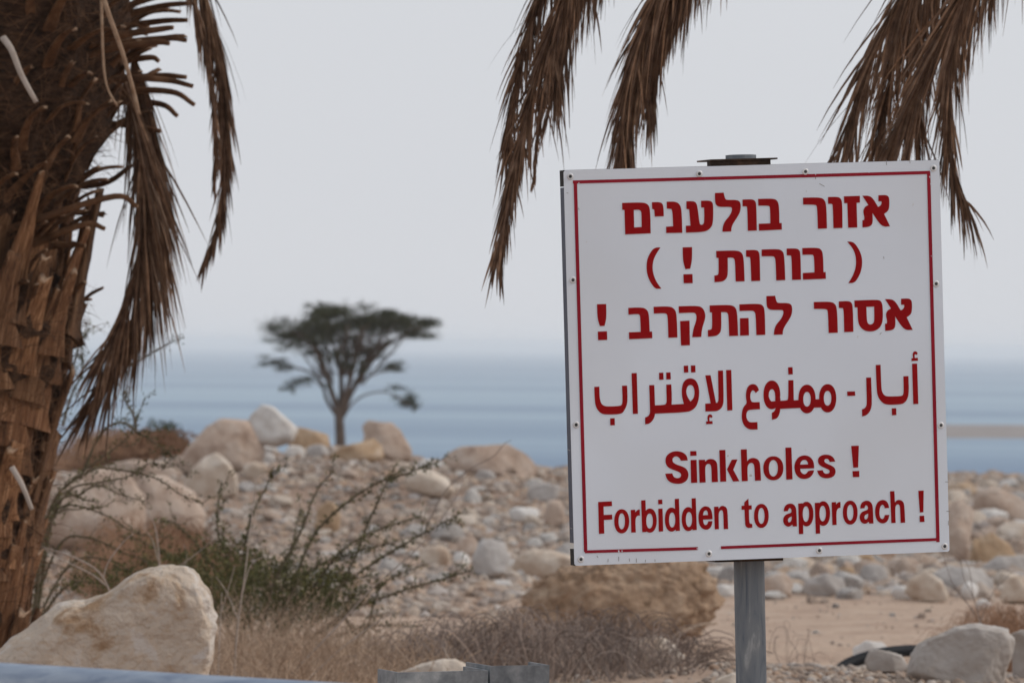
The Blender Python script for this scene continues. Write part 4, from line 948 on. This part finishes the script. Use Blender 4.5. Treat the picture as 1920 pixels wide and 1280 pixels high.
# unseen crown high above the frame, added to shade the trunk
for k in range(16):
    a = 2 * math.pi * k / 16 + .2; c0 = Vector((pal_x, PD, ztop - .05)); m_ = MB(); q = []
    for i in range(9):
        t = i / 8; q.append(c0 + Vector((math.cos(a) * 2.4 * t, math.sin(a) * 2.4 * t, 1.5 * t - 1.7 * t * t + .05)))
    m_.tube(q, [.02 * (1 - .8 * i / 8) for i in range(9)], 5); rb = m_.build('shade_frond', M_shstem, palm, True); lf = MB()
    for i in range(90):
        t = .2 + .8 * i / 90; j = min(7, int(t * 8)); p = q[j].lerp(q[j + 1], t * 8 - j); T = (q[j + 1] - q[j]).normalized(); s_ = T.cross(Vector((0, 0, 1))).normalized() * (1 if i % 2 else -1)
        e = (T * .7 + s_ * .8 + Vector((0, 0, .1))).normalized() * .38
        lf.ribbon([p, p + e * .5 + Vector((0, 0, .02)), p + e - Vector((0, 0, .05))], [.012, .022, .003], Vector((0, 0, 1)), rnd.random())
    tag(lf.build('leaflets', M_shleaf, rb), kind='stuff')

# the second palm: its trunk stands right of the frame, only its dead fronds hang into view
p2x, p2y = 2.55, 17.0
palm2 = empty('palm_tree', (p2x, p2y, gz(p2x, p2y)), 'palm outside the right edge whose brown dead fronds hang behind the sign', 'palm tree')
mb = MB(); q = [Vector((p2x + .03 * math.sin(i), p2y, -.1 + 4.6 * i / 24)) for i in range(25)]
mb.tube(q, [.24 + .03 * math.sin(i * 2.1) + .08 * (i / 24) for i in range(25)], 24); mb.build('trunk', M_fibre, palm2, True)
cp = Vector((p2x, p2y, 4.45))
cx2 = 960 + (cp.x) / cp.y * F; cy2 = 640 - (cp.z - 1.5) / cp.y * F
def f2(pix, d, **k):
    t = [(cx2, cy2, 17.0), ((cx2 * .62 + pix[0][0] * .38), cy2 - 260, (17 + d) / 2), (cx2 * .25 + pix[0][0] * .75, (cy2 + pix[0][1]) / 2 - 250, d)]
    frond(palm2, t + [(x, y, d) for x, y in pix], 0, **k)
f2([(1190, -420), (1100, -120), (1045, 30), (1005, 160), (968, 300), (945, 420), (932, 490)], 15.8, dens=168, ll=.30, spread=.22, hang=.25, seed=11, start=.55, tipfade=.6)
f2([(1130, -420), (1060, -140), (1010, 0), (975, 120), (958, 220), (950, 300)], 15.9, dens=136, ll=.30, spread=.24, hang=.3, seed=31, start=.6, tipfade=.5)
f2([(1170, -420), (1090, -100), (1045, 60), (1015, 200), (1000, 345)], 15.7, dens=184, ll=.24, spread=.18, hang=.4, seed=12, start=.6, tipfade=.9)
f2([(1220, -420), (1135, -150), (1085, -20), (1055, 90), (1035, 190)], 16.0, dens=160, ll=.34, spread=.28, hang=.35, seed=13, start=.6, tipfade=.5)
f2([(1270, -420), (1190, -200), (1130, -80), (1100, -10)], 16.2, dens=136, ll=.30, spread=.4, hang=.6, seed=33, start=.6, tipfade=.5)
f2([(1400, -380), (1295, -80), (1235, 40), (1195, 150), (1178, 260), (1175, 380), (1180, 450)], 15.9, dens=184, ll=.28, spread=.19, hang=.35, seed=14, start=.6, tipfade=.3)
f2([(1480, -380), (1340, -120), (1275, -10), (1230, 60), (1205, 140)], 16.1, dens=184, ll=.32, spread=.30, hang=.7, seed=15, start=.6, tipfade=.5, side_bias=-.1)
f2([(1420, -380), (1320, -110), (1262, 10), (1232, 110), (1215, 200)], 16.05, dens=170, ll=.28, spread=.24, hang=.6, seed=41, start=.6, tipfade=.5)
f2([(1380, -380), (1280, -110), (1215, 30), (1180, 140), (1165, 250), (1162, 400)], 15.85, dens=120, ll=.30, spread=.2, hang=.3, seed=42, start=.6, tipfade=.3)
f2([(1500, -380), (1370, -160), (1300, -60), (1262, 10)], 16.3, dens=160, ll=.30, spread=.36, hang=.9, seed=34, start=.6, tipfade=.5, side_bias=-.2)
f2([(1860, -420), (1745, -120), (1680, 20), (1620, 150), (1585, 270), (1570, 400)], 15.9, dens=124, ll=.33, spread=.22, hang=.15, seed=16, start=.5, tipfade=.3)
f2([(1850, -420), (1750, -120), (1705, 20), (1670, 150), (1650, 280), (1640, 400)], 16.1, dens=130, ll=.33, spread=.24, hang=.35, seed=17, start=.5, tipfade=.3)
f2([(1990, -420), (1880, -150), (1800, 0), (1740, 120), (1690, 230), (1660, 330), (1640, 420)], 15.7, dens=93, ll=.40, spread=.15, hang=0, seed=18, start=.5, tipfade=.3)
f2([(1960, -420), (1850, -130), (1800, 20), (1778, 150), (1778, 260), (1795, 345), (1815, 395)], 15.85, dens=142, ll=.26, spread=.2, hang=.4, seed=19, start=.5, tipfade=.4)
f2([(1980, -400), (1880, -150), (1835, -30), (1805, 60), (1790, 150)], 16.2, dens=136, ll=.36, spread=.34, hang=.7, seed=20, start=.5, tipfade=.5)
f2([(2000, -400), (1920, -200), (1870, -90), (1845, -20)], 16.3, dens=99, ll=.34, spread=.3, hang=.7, seed=35, start=.5, tipfade=.5)
f2([(1900, -420), (1800, -150), (1750, 0), (1725, 120), (1715, 260)], 16.3, dens=105, ll=.38, spread=.24, hang=.45, seed=21, start=.5, tipfade=.3)

# ------------------------------------------------------------------ acacia far behind
AD = 150.
acp = P(637, 900, AD); ac = empty('acacia_tree', (acp.x, AD, gz(acp.x, AD) - .05), 'flat-topped acacia tree standing behind the ridge against the water', 'tree')
tr = MB()
def limb(pix, r0, r1, dy=(0, 0), k=7):
    p = [P(x, y, AD) for x, y in pix]; n = len(p)
    p = [q + Vector((0, dy[0] + (dy[1] - dy[0]) * i / (n - 1), 0)) for i, q in enumerate(p)]
    p = smooth_line(p, 5); n = len(p)
    tr.tube(p, [r0 + (r1 - r0) * i / (n - 1) for i in range(n)], k)
gy = 640 + (1.5 - gz(acp.x, AD)) / AD * F + 5
limb([(640, gy), (637, 870), (638, 830), (636, 790), (634, 765)], .16, .105)
limb([(634, 768), (622, 735), (612, 700), (600, 665), (575, 635), (548, 620)], .085, .03, (0, -.5))
limb([(628, 775), (612, 748), (604, 722), (585, 700), (555, 690), (520, 680)], .05, .02, (0, .6))
limb([(636, 770), (640, 730), (636, 690), (625, 650), (612, 615), (605, 590)], .08, .025, (0, .7))
limb([(638, 775), (650, 735), (662, 695), (672, 655), (680, 620)], .08, .025, (0, -.6))
limb([(640, 780), (656, 740), (680, 700), (712, 660), (745, 635), (790, 612)], .085, .025, (0, .3))
limb([(642, 785), (662, 755), (690, 738), (725, 735), (750, 748), (768, 760)], .03, .012, (0, -.4))
limb([(655, 745), (675, 715), (705, 700), (735, 692), (745, 688)], .03, .012, (0, .5))
limb([(606, 725), (590, 715), (570, 712), (552, 718)], .02, .01, (.2, .6))
rr_ = random.Random(8)
for i in range(95):
    x0 = rr_.uniform(600, 690); y0 = rr_.uniform(655, 725); x1 = x0 + (x0 - 640) * rr_.uniform(.5, 1.8) + rr_.uniform(-25, 25); y1 = rr_.uniform(600, 655)
    limb([(x0, y0), ((x0 + x1) / 2 + rr_.uniform(-8, 8), (y0 + y1) / 2), (x1, y1)], .022, .008, (rr_.uniform(-.5, .5), rr_.uniform(-1.2, 1.2)), 4)
tr.build('trunk', M_bark, ac, True)
clumps = [(560, 618, 46, 22, 1), (545, 632, 38, 14, .8), (610, 590, 34, 18, 1), (640, 588, 42, 20, 1), (665, 605, 50, 22, 1), (620, 615, 50, 22, 1), (700, 600, 40, 18, 1), (740, 598, 30, 18, 1), (755, 612, 45, 16, 1), (795, 605, 26, 10, 1), (725, 620, 44, 16, 1), (640, 632, 44, 14, .8),
          (785, 628, 28, 9, .8), (590, 640, 28, 9, .5), (515, 640, 20, 8, .4), (512, 678, 26, 11, .7), (530, 690, 20, 8, .5), (556, 715, 24, 12, .6), (545, 728, 14, 8, .5), (730, 694, 26, 10, .7), (742, 682, 18, 7, .5), (764, 752, 24, 13, .9), (745, 728, 22, 6, .5), (780, 765, 8, 8, .5), (655, 685, 22, 10, .6), (540, 650, 26, 9, .6), (575, 655, 24, 8, .4), (600, 578, 16, 10, .9), (720, 586, 18, 9, .8), (770, 598, 16, 8, .8), (665, 660, 40, 12, .4), (630, 668, 30, 12, .35), (700, 668, 26, 9, .4), (610, 722, 12, 7, .4), (690, 650, 34, 10, .5), (605, 660, 30, 9, .4)]
for (x, y, w_, h_, dn) in clumps:
    m_ = MB(); n = int(24 * w_ * h_ * dn / 9); c = P(x, y, AD)
    dyc = rr_.uniform(-.6, .6)
    subs = [(rr_.gauss(0, .45), rr_.gauss(0, .45), rr_.gauss(0, .4)) for _ in range(9)]
    for i in range(n):
        u = subs[rr_.randrange(9)]; e = (u[0] * 1.2 + rr_.gauss(0, .3), u[1] + rr_.gauss(0, .3), u[2] + rr_.gauss(0, .28))
        p = c + Vector((e[0] * w_ * AD / F, e[1] * w_ * AD / F * .9 + dyc, e[2] * h_ * AD / F))
        a = Vector((rr_.gauss(0, 1), rr_.gauss(0, 1), rr_.gauss(0, .5))).normalized() * rr_.uniform(.015, .045); b = a.cross(Vector((rr_.gauss(0, 1), rr_.gauss(0, 1), rr_.gauss(0, 1)))).normalized() * .016
        m_.add([p - a, p + b, p + a, p - b], [(0, 1, 2, 3)], rr_.random())
    tag(m_.build('crown' if w_ > 30 else 'leaf_clump', M_acleaf, ac), kind='stuff')

# ------------------------------------------------------------------ thorny green shrub left of centre
def shrub(name, label, lines, d, leafn, mat_leaf, stem=.006, seed=0, cat='shrub', leaf=.009, dense=(), parentless=None):
    r_ = random.Random(seed); b0 = P(lines[0][0][0], lines[0][0][1], d)
    e = empty(name, (b0.x, d, gz(b0.x, d)), label, cat); lf = MB()
    def leafat(p, k, sp_=.014):
        for _ in range(k):
            q = p + Vector((r_.gauss(0, sp_), r_.gauss(0, sp_), r_.gauss(0, sp_))); a = Vector((r_.gauss(0, 1), r_.gauss(0, 1), r_.gauss(0, 1))).normalized() * leaf * r_.uniform(.6, 1.3)
            b = a.cross(Vector((r_.gauss(0, 1), r_.gauss(0, 1), r_.gauss(0, 1)))).normalized() * leaf * .4
            lf.add([q - a, q + b, q + a, q - b], [(0, 1, 2, 3)], r_.random())
    for ln in lines:
        dd = d + r_.uniform(-.35, .35)
        p = smooth_line([P(x + r_.uniform(-3, 3), y + r_.uniform(-3, 3), dd + r_.uniform(-.05, .05)) for x, y in ln], 9); n = len(p)
        m_ = MB(); m_.tube(p, [stem * (1 - .75 * i / n) for i in range(n)], 5)
        L_ = sum((p[i + 1] - p[i]).length for i in range(n - 1)); k = 0
        for i in range(n - 1):
            for _ in range(max(1, int((p[i + 1] - p[i]).length * leafn))): leafat(p[i].lerp(p[i + 1], r_.random()), 2, .009)
            if r_.random() < .22 and i > n * .2:        # side twig
                tdir = (p[i + 1] - p[i]).normalized(); s_ = (tdir + Vector((r_.gauss(0, .6), r_.gauss(0, .4), r_.gauss(.25, .6)))).normalized()
                l = r_.uniform(.04, .13); q = [p[i] + s_ * l * j / 4 + Vector((0, 0, .01 * r_.gauss(0, 1))) for j in range(5)]
                m_.tube(q, [stem * .3 * (1 - .15 * j) for j in range(5)], 4)
                for j in range(5): leafat(q[j], max(1, int(l * leafn / 4)), .008)
        m_.build('branch', M_shstem, e, True)
    for (x, y, w_, h_, n) in dense:
        for _ in range(n):
            a = r_.uniform(0, 6.28); q = math.sqrt(r_.random()); px, py = x + math.cos(a) * q * w_, y + math.sin(a) * q * h_
            dd = d + r_.uniform(-.3, .6); p = P(px, py, dd); s_ = Vector((r_.gauss(.2, .8), r_.gauss(0, .5), r_.gauss(.5, .5))).normalized(); l = r_.uniform(.05, .14)
            for j in range(5): leafat(p + s_ * l * j / 5, 2, .008)
    tag(lf.build('leaves', mat_leaf, e), kind='stuff'); return e
shrub('thorny_shrub', 'sparse green thorny shrub with long whip-like branches left of the sign', [
    [(500, 1230), (560, 1060), (600, 985), (690, 915), (770, 885), (825, 868)],
    [(520, 1230), (600, 1130), (700, 1055), (790, 1005), (868, 962)],
    [(540, 1230), (640, 1090), (690, 975), (722, 915), (744, 868)],
    [(510, 1230), (590, 1100), (650, 1025), (715, 990), (790, 968)],
    [(540, 1235), (640, 1150), (760, 1105), (830, 1085), (885, 1068)],
    [(550, 1230), (640, 1185), (700, 1175), (790, 1170)],
    [(480, 1230), (455, 1080), (470, 980), (500, 905), (512, 880)],
    [(480, 1230), (510, 1100), (560, 1000), (590, 920), (625, 880)],
    [(470, 1230), (440, 1080), (410, 990), (415, 905)],
    [(560, 1200), (640, 1160), (660, 1120), (690, 1110), (740, 1080), (800, 1060)],
    [(460, 1230), (430, 1120), (380, 1040), (330, 985), (300, 975)],
    [(500, 1220), (540, 1120), (590, 1060), (680, 1030), (740, 1015)],
    [(450, 1230), (400, 1120), (350, 1060), (280, 1020), (230, 1000)],
    [(520, 1220), (560, 1130), (620, 1090), (700, 1080)],
    [(490, 1230), (520, 1150), (545, 1050), (560, 960)],
    [(640, 1150), (668, 1190), (690, 1170), (705, 1120), (720, 1090)]], 24.5, 170, M_shleaf, stem=.0075, seed=5, leaf=.0095,
    dense=[(500, 1125, 130, 62, 720), (430, 1070, 80, 55, 200), (610, 1115, 70, 40, 160)])
shrub('thorny_shrub', 'green thorny twigs reaching out beside the palm trunk over the pale boulders', [
    [(60, 1180), (80, 1050), (100, 940), (160, 880), (215, 840), (250, 808), (272, 745)],
    [(60, 1180), (90, 1000), (130, 920), (190, 905), (240, 890), (285, 870), (315, 876)],
    [(60, 1180), (80, 1010), (120, 950), (190, 965), (260, 1000), (330, 1010)],
    [(60, 1180), (90, 960), (160, 885), (210, 880), (290, 895), (340, 925), (375, 938)],
    [(70, 1170), (100, 960), (150, 925), (180, 912), (230, 930), (275, 940)],
    [(150, 900), (190, 815), (225, 792), (262, 812), (300, 835), (330, 862)],
    [(255, 808), (248, 775), (232, 748), (240, 738)],
    [(60, 1170), (95, 980), (150, 955), (185, 950)],
    [(100, 960), (120, 925), (160, 935), (190, 940)],
    [(90, 700), (130, 690), (150, 640), (168, 620)],
    [(120, 800), (135, 740), (150, 700), (155, 660)],
    [(170, 770), (220, 700), (262, 675), (300, 655), (345, 634)],
    [(60, 1150), (110, 1020), (170, 1010), (240, 1040), (300, 1060)],
    [(60, 1180), (130, 1060), (200, 1050), (260, 1080)],
    [(60, 1180), (120, 1100), (180, 1090), (240, 1110)]], 22.8, 120, M_shleaf, stem=.006, seed=6, leaf=.008, dense=[(190, 1090, 70, 30, 110), (320, 1080, 70, 40, 170)])

# ------------------------------------------------------------------ dry plants
def tuft(mb_, px0, px1, dd0, dd1, n, h, seed, curl=.4, seeds=True, w=.0016):
    r_ = random.Random(seed)
    for i in range(n):
        d = r_.uniform(dd0, dd1); p = P(r_.uniform(px0, px1), 640, d); p.z = gz(p.x, p.y) - .01
        v = Vector((r_.gauss(0, .35), r_.gauss(0, .35), 1)).normalized(); l = h * r_.uniform(.35, 1.15); q = [p]
        for s_ in range(5):
            v = (v + Vector((r_.gauss(0, curl), r_.gauss(0, curl), r_.gauss(-.05, curl * .6)))).normalized(); q.append(q[-1] + v * l / 5)
        mb_.ribbon(q, [w * 1.3, w * 1.2, w, w * .9, w * .7, w * .4], Vector((r_.gauss(0, .4), -1, r_.gauss(0, .4))), r_.random())
        if seeds:
            for s_ in range(r_.randrange(2, 6)):
                c = q[r_.randrange(2, 6)] + Vector((r_.gauss(0, .01), r_.gauss(0, .01), r_.gauss(0, .01))); k = r_.uniform(.0015, .004)
                mb_.add([c + Vector((-k, 0, 0)), c + Vector((0, 0, -k)), c + Vector((k, 0, 0)), c + Vector((0, 0, k))], [(0, 1, 2, 3)], min(1, r_.uniform(.6, 1.1)))
mb = MB(); tuft(mb, 395, 860, 20.2, 23.4, 2600, .27, 3, .42, w=.0021); tuft(mb, 400, 700, 22, 23.4, 700, .38, 4, .3); tuft(mb, -40, 400, 21.9, 23.5, 500, .2, 5, .4)
tag(mb.build('dry_grass', M_straw), 'dry straw-coloured grass with seed heads behind the guardrail', 'grass', kind='stuff')
def tangle(name, label, px0, px1, d0, d1, n, h, mat, seed, cat, w=.0035, lean=0., loop=.5):
    r_ = random.Random(seed); b = P((px0 + px1) / 2, 640, (d0 + d1) / 2); e = empty(name, (b.x, b.y, gz(b.x, b.y)), label, cat); m_ = MB()
    for i in range(n):
        d = r_.uniform(d0, d1); px = r_.uniform(px0, px1); p = P(px, 640, d); p.z = gz(p.x, p.y)
        edge = 1 - abs((px - (px0 + px1) / 2) / ((px1 - px0) / 2)) ** 2.5
        hh = h * (.35 + .65 * edge) * r_.uniform(.4, 1.1); a = r_.uniform(0, 6.28); sp_ = r_.uniform(.1, .5) * loop; q = []
        for s_ in range(8):
            t = s_ / 7; q.append(p + Vector((math.cos(a) * sp_ * t * 1.2 + .03 * r_.gauss(0, .3), math.sin(a) * sp_ * t, hh * math.sin(math.pi * min(1, t * r_.uniform(.75, .95))) + lean * t)))
        k = w * r_.uniform(.4, 1.3); m_.tube(smooth_line(q, 2), [k * (1 - .6 * j / 15) for j in range(15)], 3, r_.random(), cap=False)
    tag(m_.build('stems', mat, e), kind='stuff'); return e
tangle('dead_bush', 'grey-brown tangle of dead brush at the bottom between rail posts and sign post', 720, 1320, 21.3, 24.6, 1700, .25, M_dead, 9, 'dead bush', w=.0026, loop=.6)
tangle('dead_bush', 'low mound of dry brown grassy stems left of the crumbly brown boulder', 880, 1080, 27, 29.5, 700, .28, M_straw, 10, 'dead bush', w=.002)
tangle('dead_bush', 'low tuft of dead twigs right behind the sign post', 1440, 1530, 22.5, 24., 14, .22, M_dead, 17, 'dead bush', w=.0016)
tangle('dry_shrub', 'brown dry shrub on the slope between palm fronds and the pink-tan boulder', 150, 345, 62, 66, 1500, .42, M_orange, 11, 'shrub', w=.011, loop=1.2)
tangle('dry_shrub', 'small grey-green bush against the water beside the brown shrub', 292, 335, 67, 68, 200, .55, M_acleaf, 12, 'shrub', w=.012, loop=.5)
tangle('dry_shrub', 'rusty-orange dry shrub at the right edge behind the dusty boulder', 1790, 1990, 26.5, 29, 1300, .34, M_orange, 13, 'shrub', w=.0022, loop=.5)
tangle('dry_shrub', 'reddish dry grass clump between palm and thorny shrub in front of the pale boulders', 180, 430, 33, 37, 1500, .42, M_orange, 14, 'shrub', w=.0035, loop=.8)
def twig(label, lines, d, w=.004, mat=M_twig, name='dry_twig'):
    b = P(*lines[0][0], d); e = empty(name, b, label, 'twig')
    for i, ln in enumerate(lines):
        p = smooth_line([P(x, y, d + .02 * i) for x, y in ln], 7); n = len(p); m_ = MB()
        m_.tube(p, [w * (1 - .6 * k / n) * (1 if i == 0 else .65) for k in range(n)], 6); m_.build('stem', mat, e, True)
twig('pale bare twig forking in front of the big pitted boulder', [[(292, 1275), (250, 1190), (215, 1130), (188, 1075), (140, 1045), (60, 1020), (-20, 1000)], [(192, 1085), (205, 1050), (232, 1015), (250, 1000)], [(200, 1098), (170, 1075), (100, 1040), (30, 990), (0, 962)]], 20.3, .0042)
twig('upright pale twig with a hooked tip rising behind the big pitted boulder', [[(300, 1070), (296, 1020), (290, 985), (278, 962)], [(296, 1050), (285, 1010), (268, 990)], [(315, 1075), (365, 1040), (400, 1010)], [(330, 1080), (350, 1050), (345, 1020)]], 22.5, .003)
twig('straight thin dry stalk standing left of the thorny shrub centre', [[(438, 1280), (445, 1180), (460, 1070), (472, 970), (480, 900)], [(452, 1120), (470, 1060), (500, 1040)], [(446, 1160), (425, 1110), (405, 1080)]], 20.8, .0035)
twig('second thin dry stalk close to the right side of the pitted boulder', [[(408, 1280), (412, 1190), (416, 1110)], [(414, 1150), (432, 1090), (440, 1060)]], 20.9, .0028)
twig('long thin dry stem slanting up to the right across the rubble', [[(535, 1275), (640, 1165), (700, 1100), (790, 1020), (850, 940), (868, 905)], [(700, 1100), (672, 1080), (655, 1060)]], 21.2, .0032)
twig('long pale stem slanting low through the dry grass', [[(570, 1280), (640, 1215), (700, 1170), (760, 1130)]], 20.7, .0028)
twig('short pale stick leaning in the dead brush right of the rail posts', [[(1125, 1290), (1105, 1250), (1085, 1215)]], 21.5, .006)
twig('small pale stick standing behind the wedge-shaped rock', [[(850, 1250), (838, 1228), (830, 1211)]], 20.9, .0045)
twig('pale branch lying on the sand below the crumbly brown boulder', [[(1235, 1210), (1270, 1190), (1310, 1172), (1345, 1168)]], 27.4, .012, M_straw)
twig('thin grey twigs rising in front of the arched boulder at right', [[(1845, 1185), (1825, 1120), (1808, 1085), (1800, 1045)], [(1838, 1165), (1862, 1110), (1900, 1070)], [(1830, 1150), (1790, 1100), (1768, 1040), (1752, 1000)], [(1825, 1120), (1815, 1060), (1790, 1030)], [(1840, 1170), (1800, 1110), (1780, 1085)]], 22.5, .0022, M_dead)
twig('fine reddish twig arching over the outcrop near the sign', [[(800, 985), (835, 920), (880, 880), (925, 855), (945, 832), (958, 825)]], 24.5, .0025, M_dead)

# ------------------------------------------------------------------ haze over the sea
mb = MB(); mb.box((-59500, -390, -13.5), (59500, 59500, 8.0))
hm = bpy.data.materials.new('haze'); hm.use_nodes = True; hn = hm.node_tree; hn.nodes.clear()
ho = hn.nodes.new('ShaderNodeOutputMaterial'); hv = hn.nodes.new('ShaderNodeVolumePrincipled')
hv.inputs['Color'].default_value = (.985, .992, 1, 1); hv.inputs['Density'].default_value = .00022; hv.inputs['Anisotropy'].default_value = .2
hn.links.new(hv.outputs[0], ho.inputs['Volume'])
tag(mb.build('haze', hm), kind='stuff')
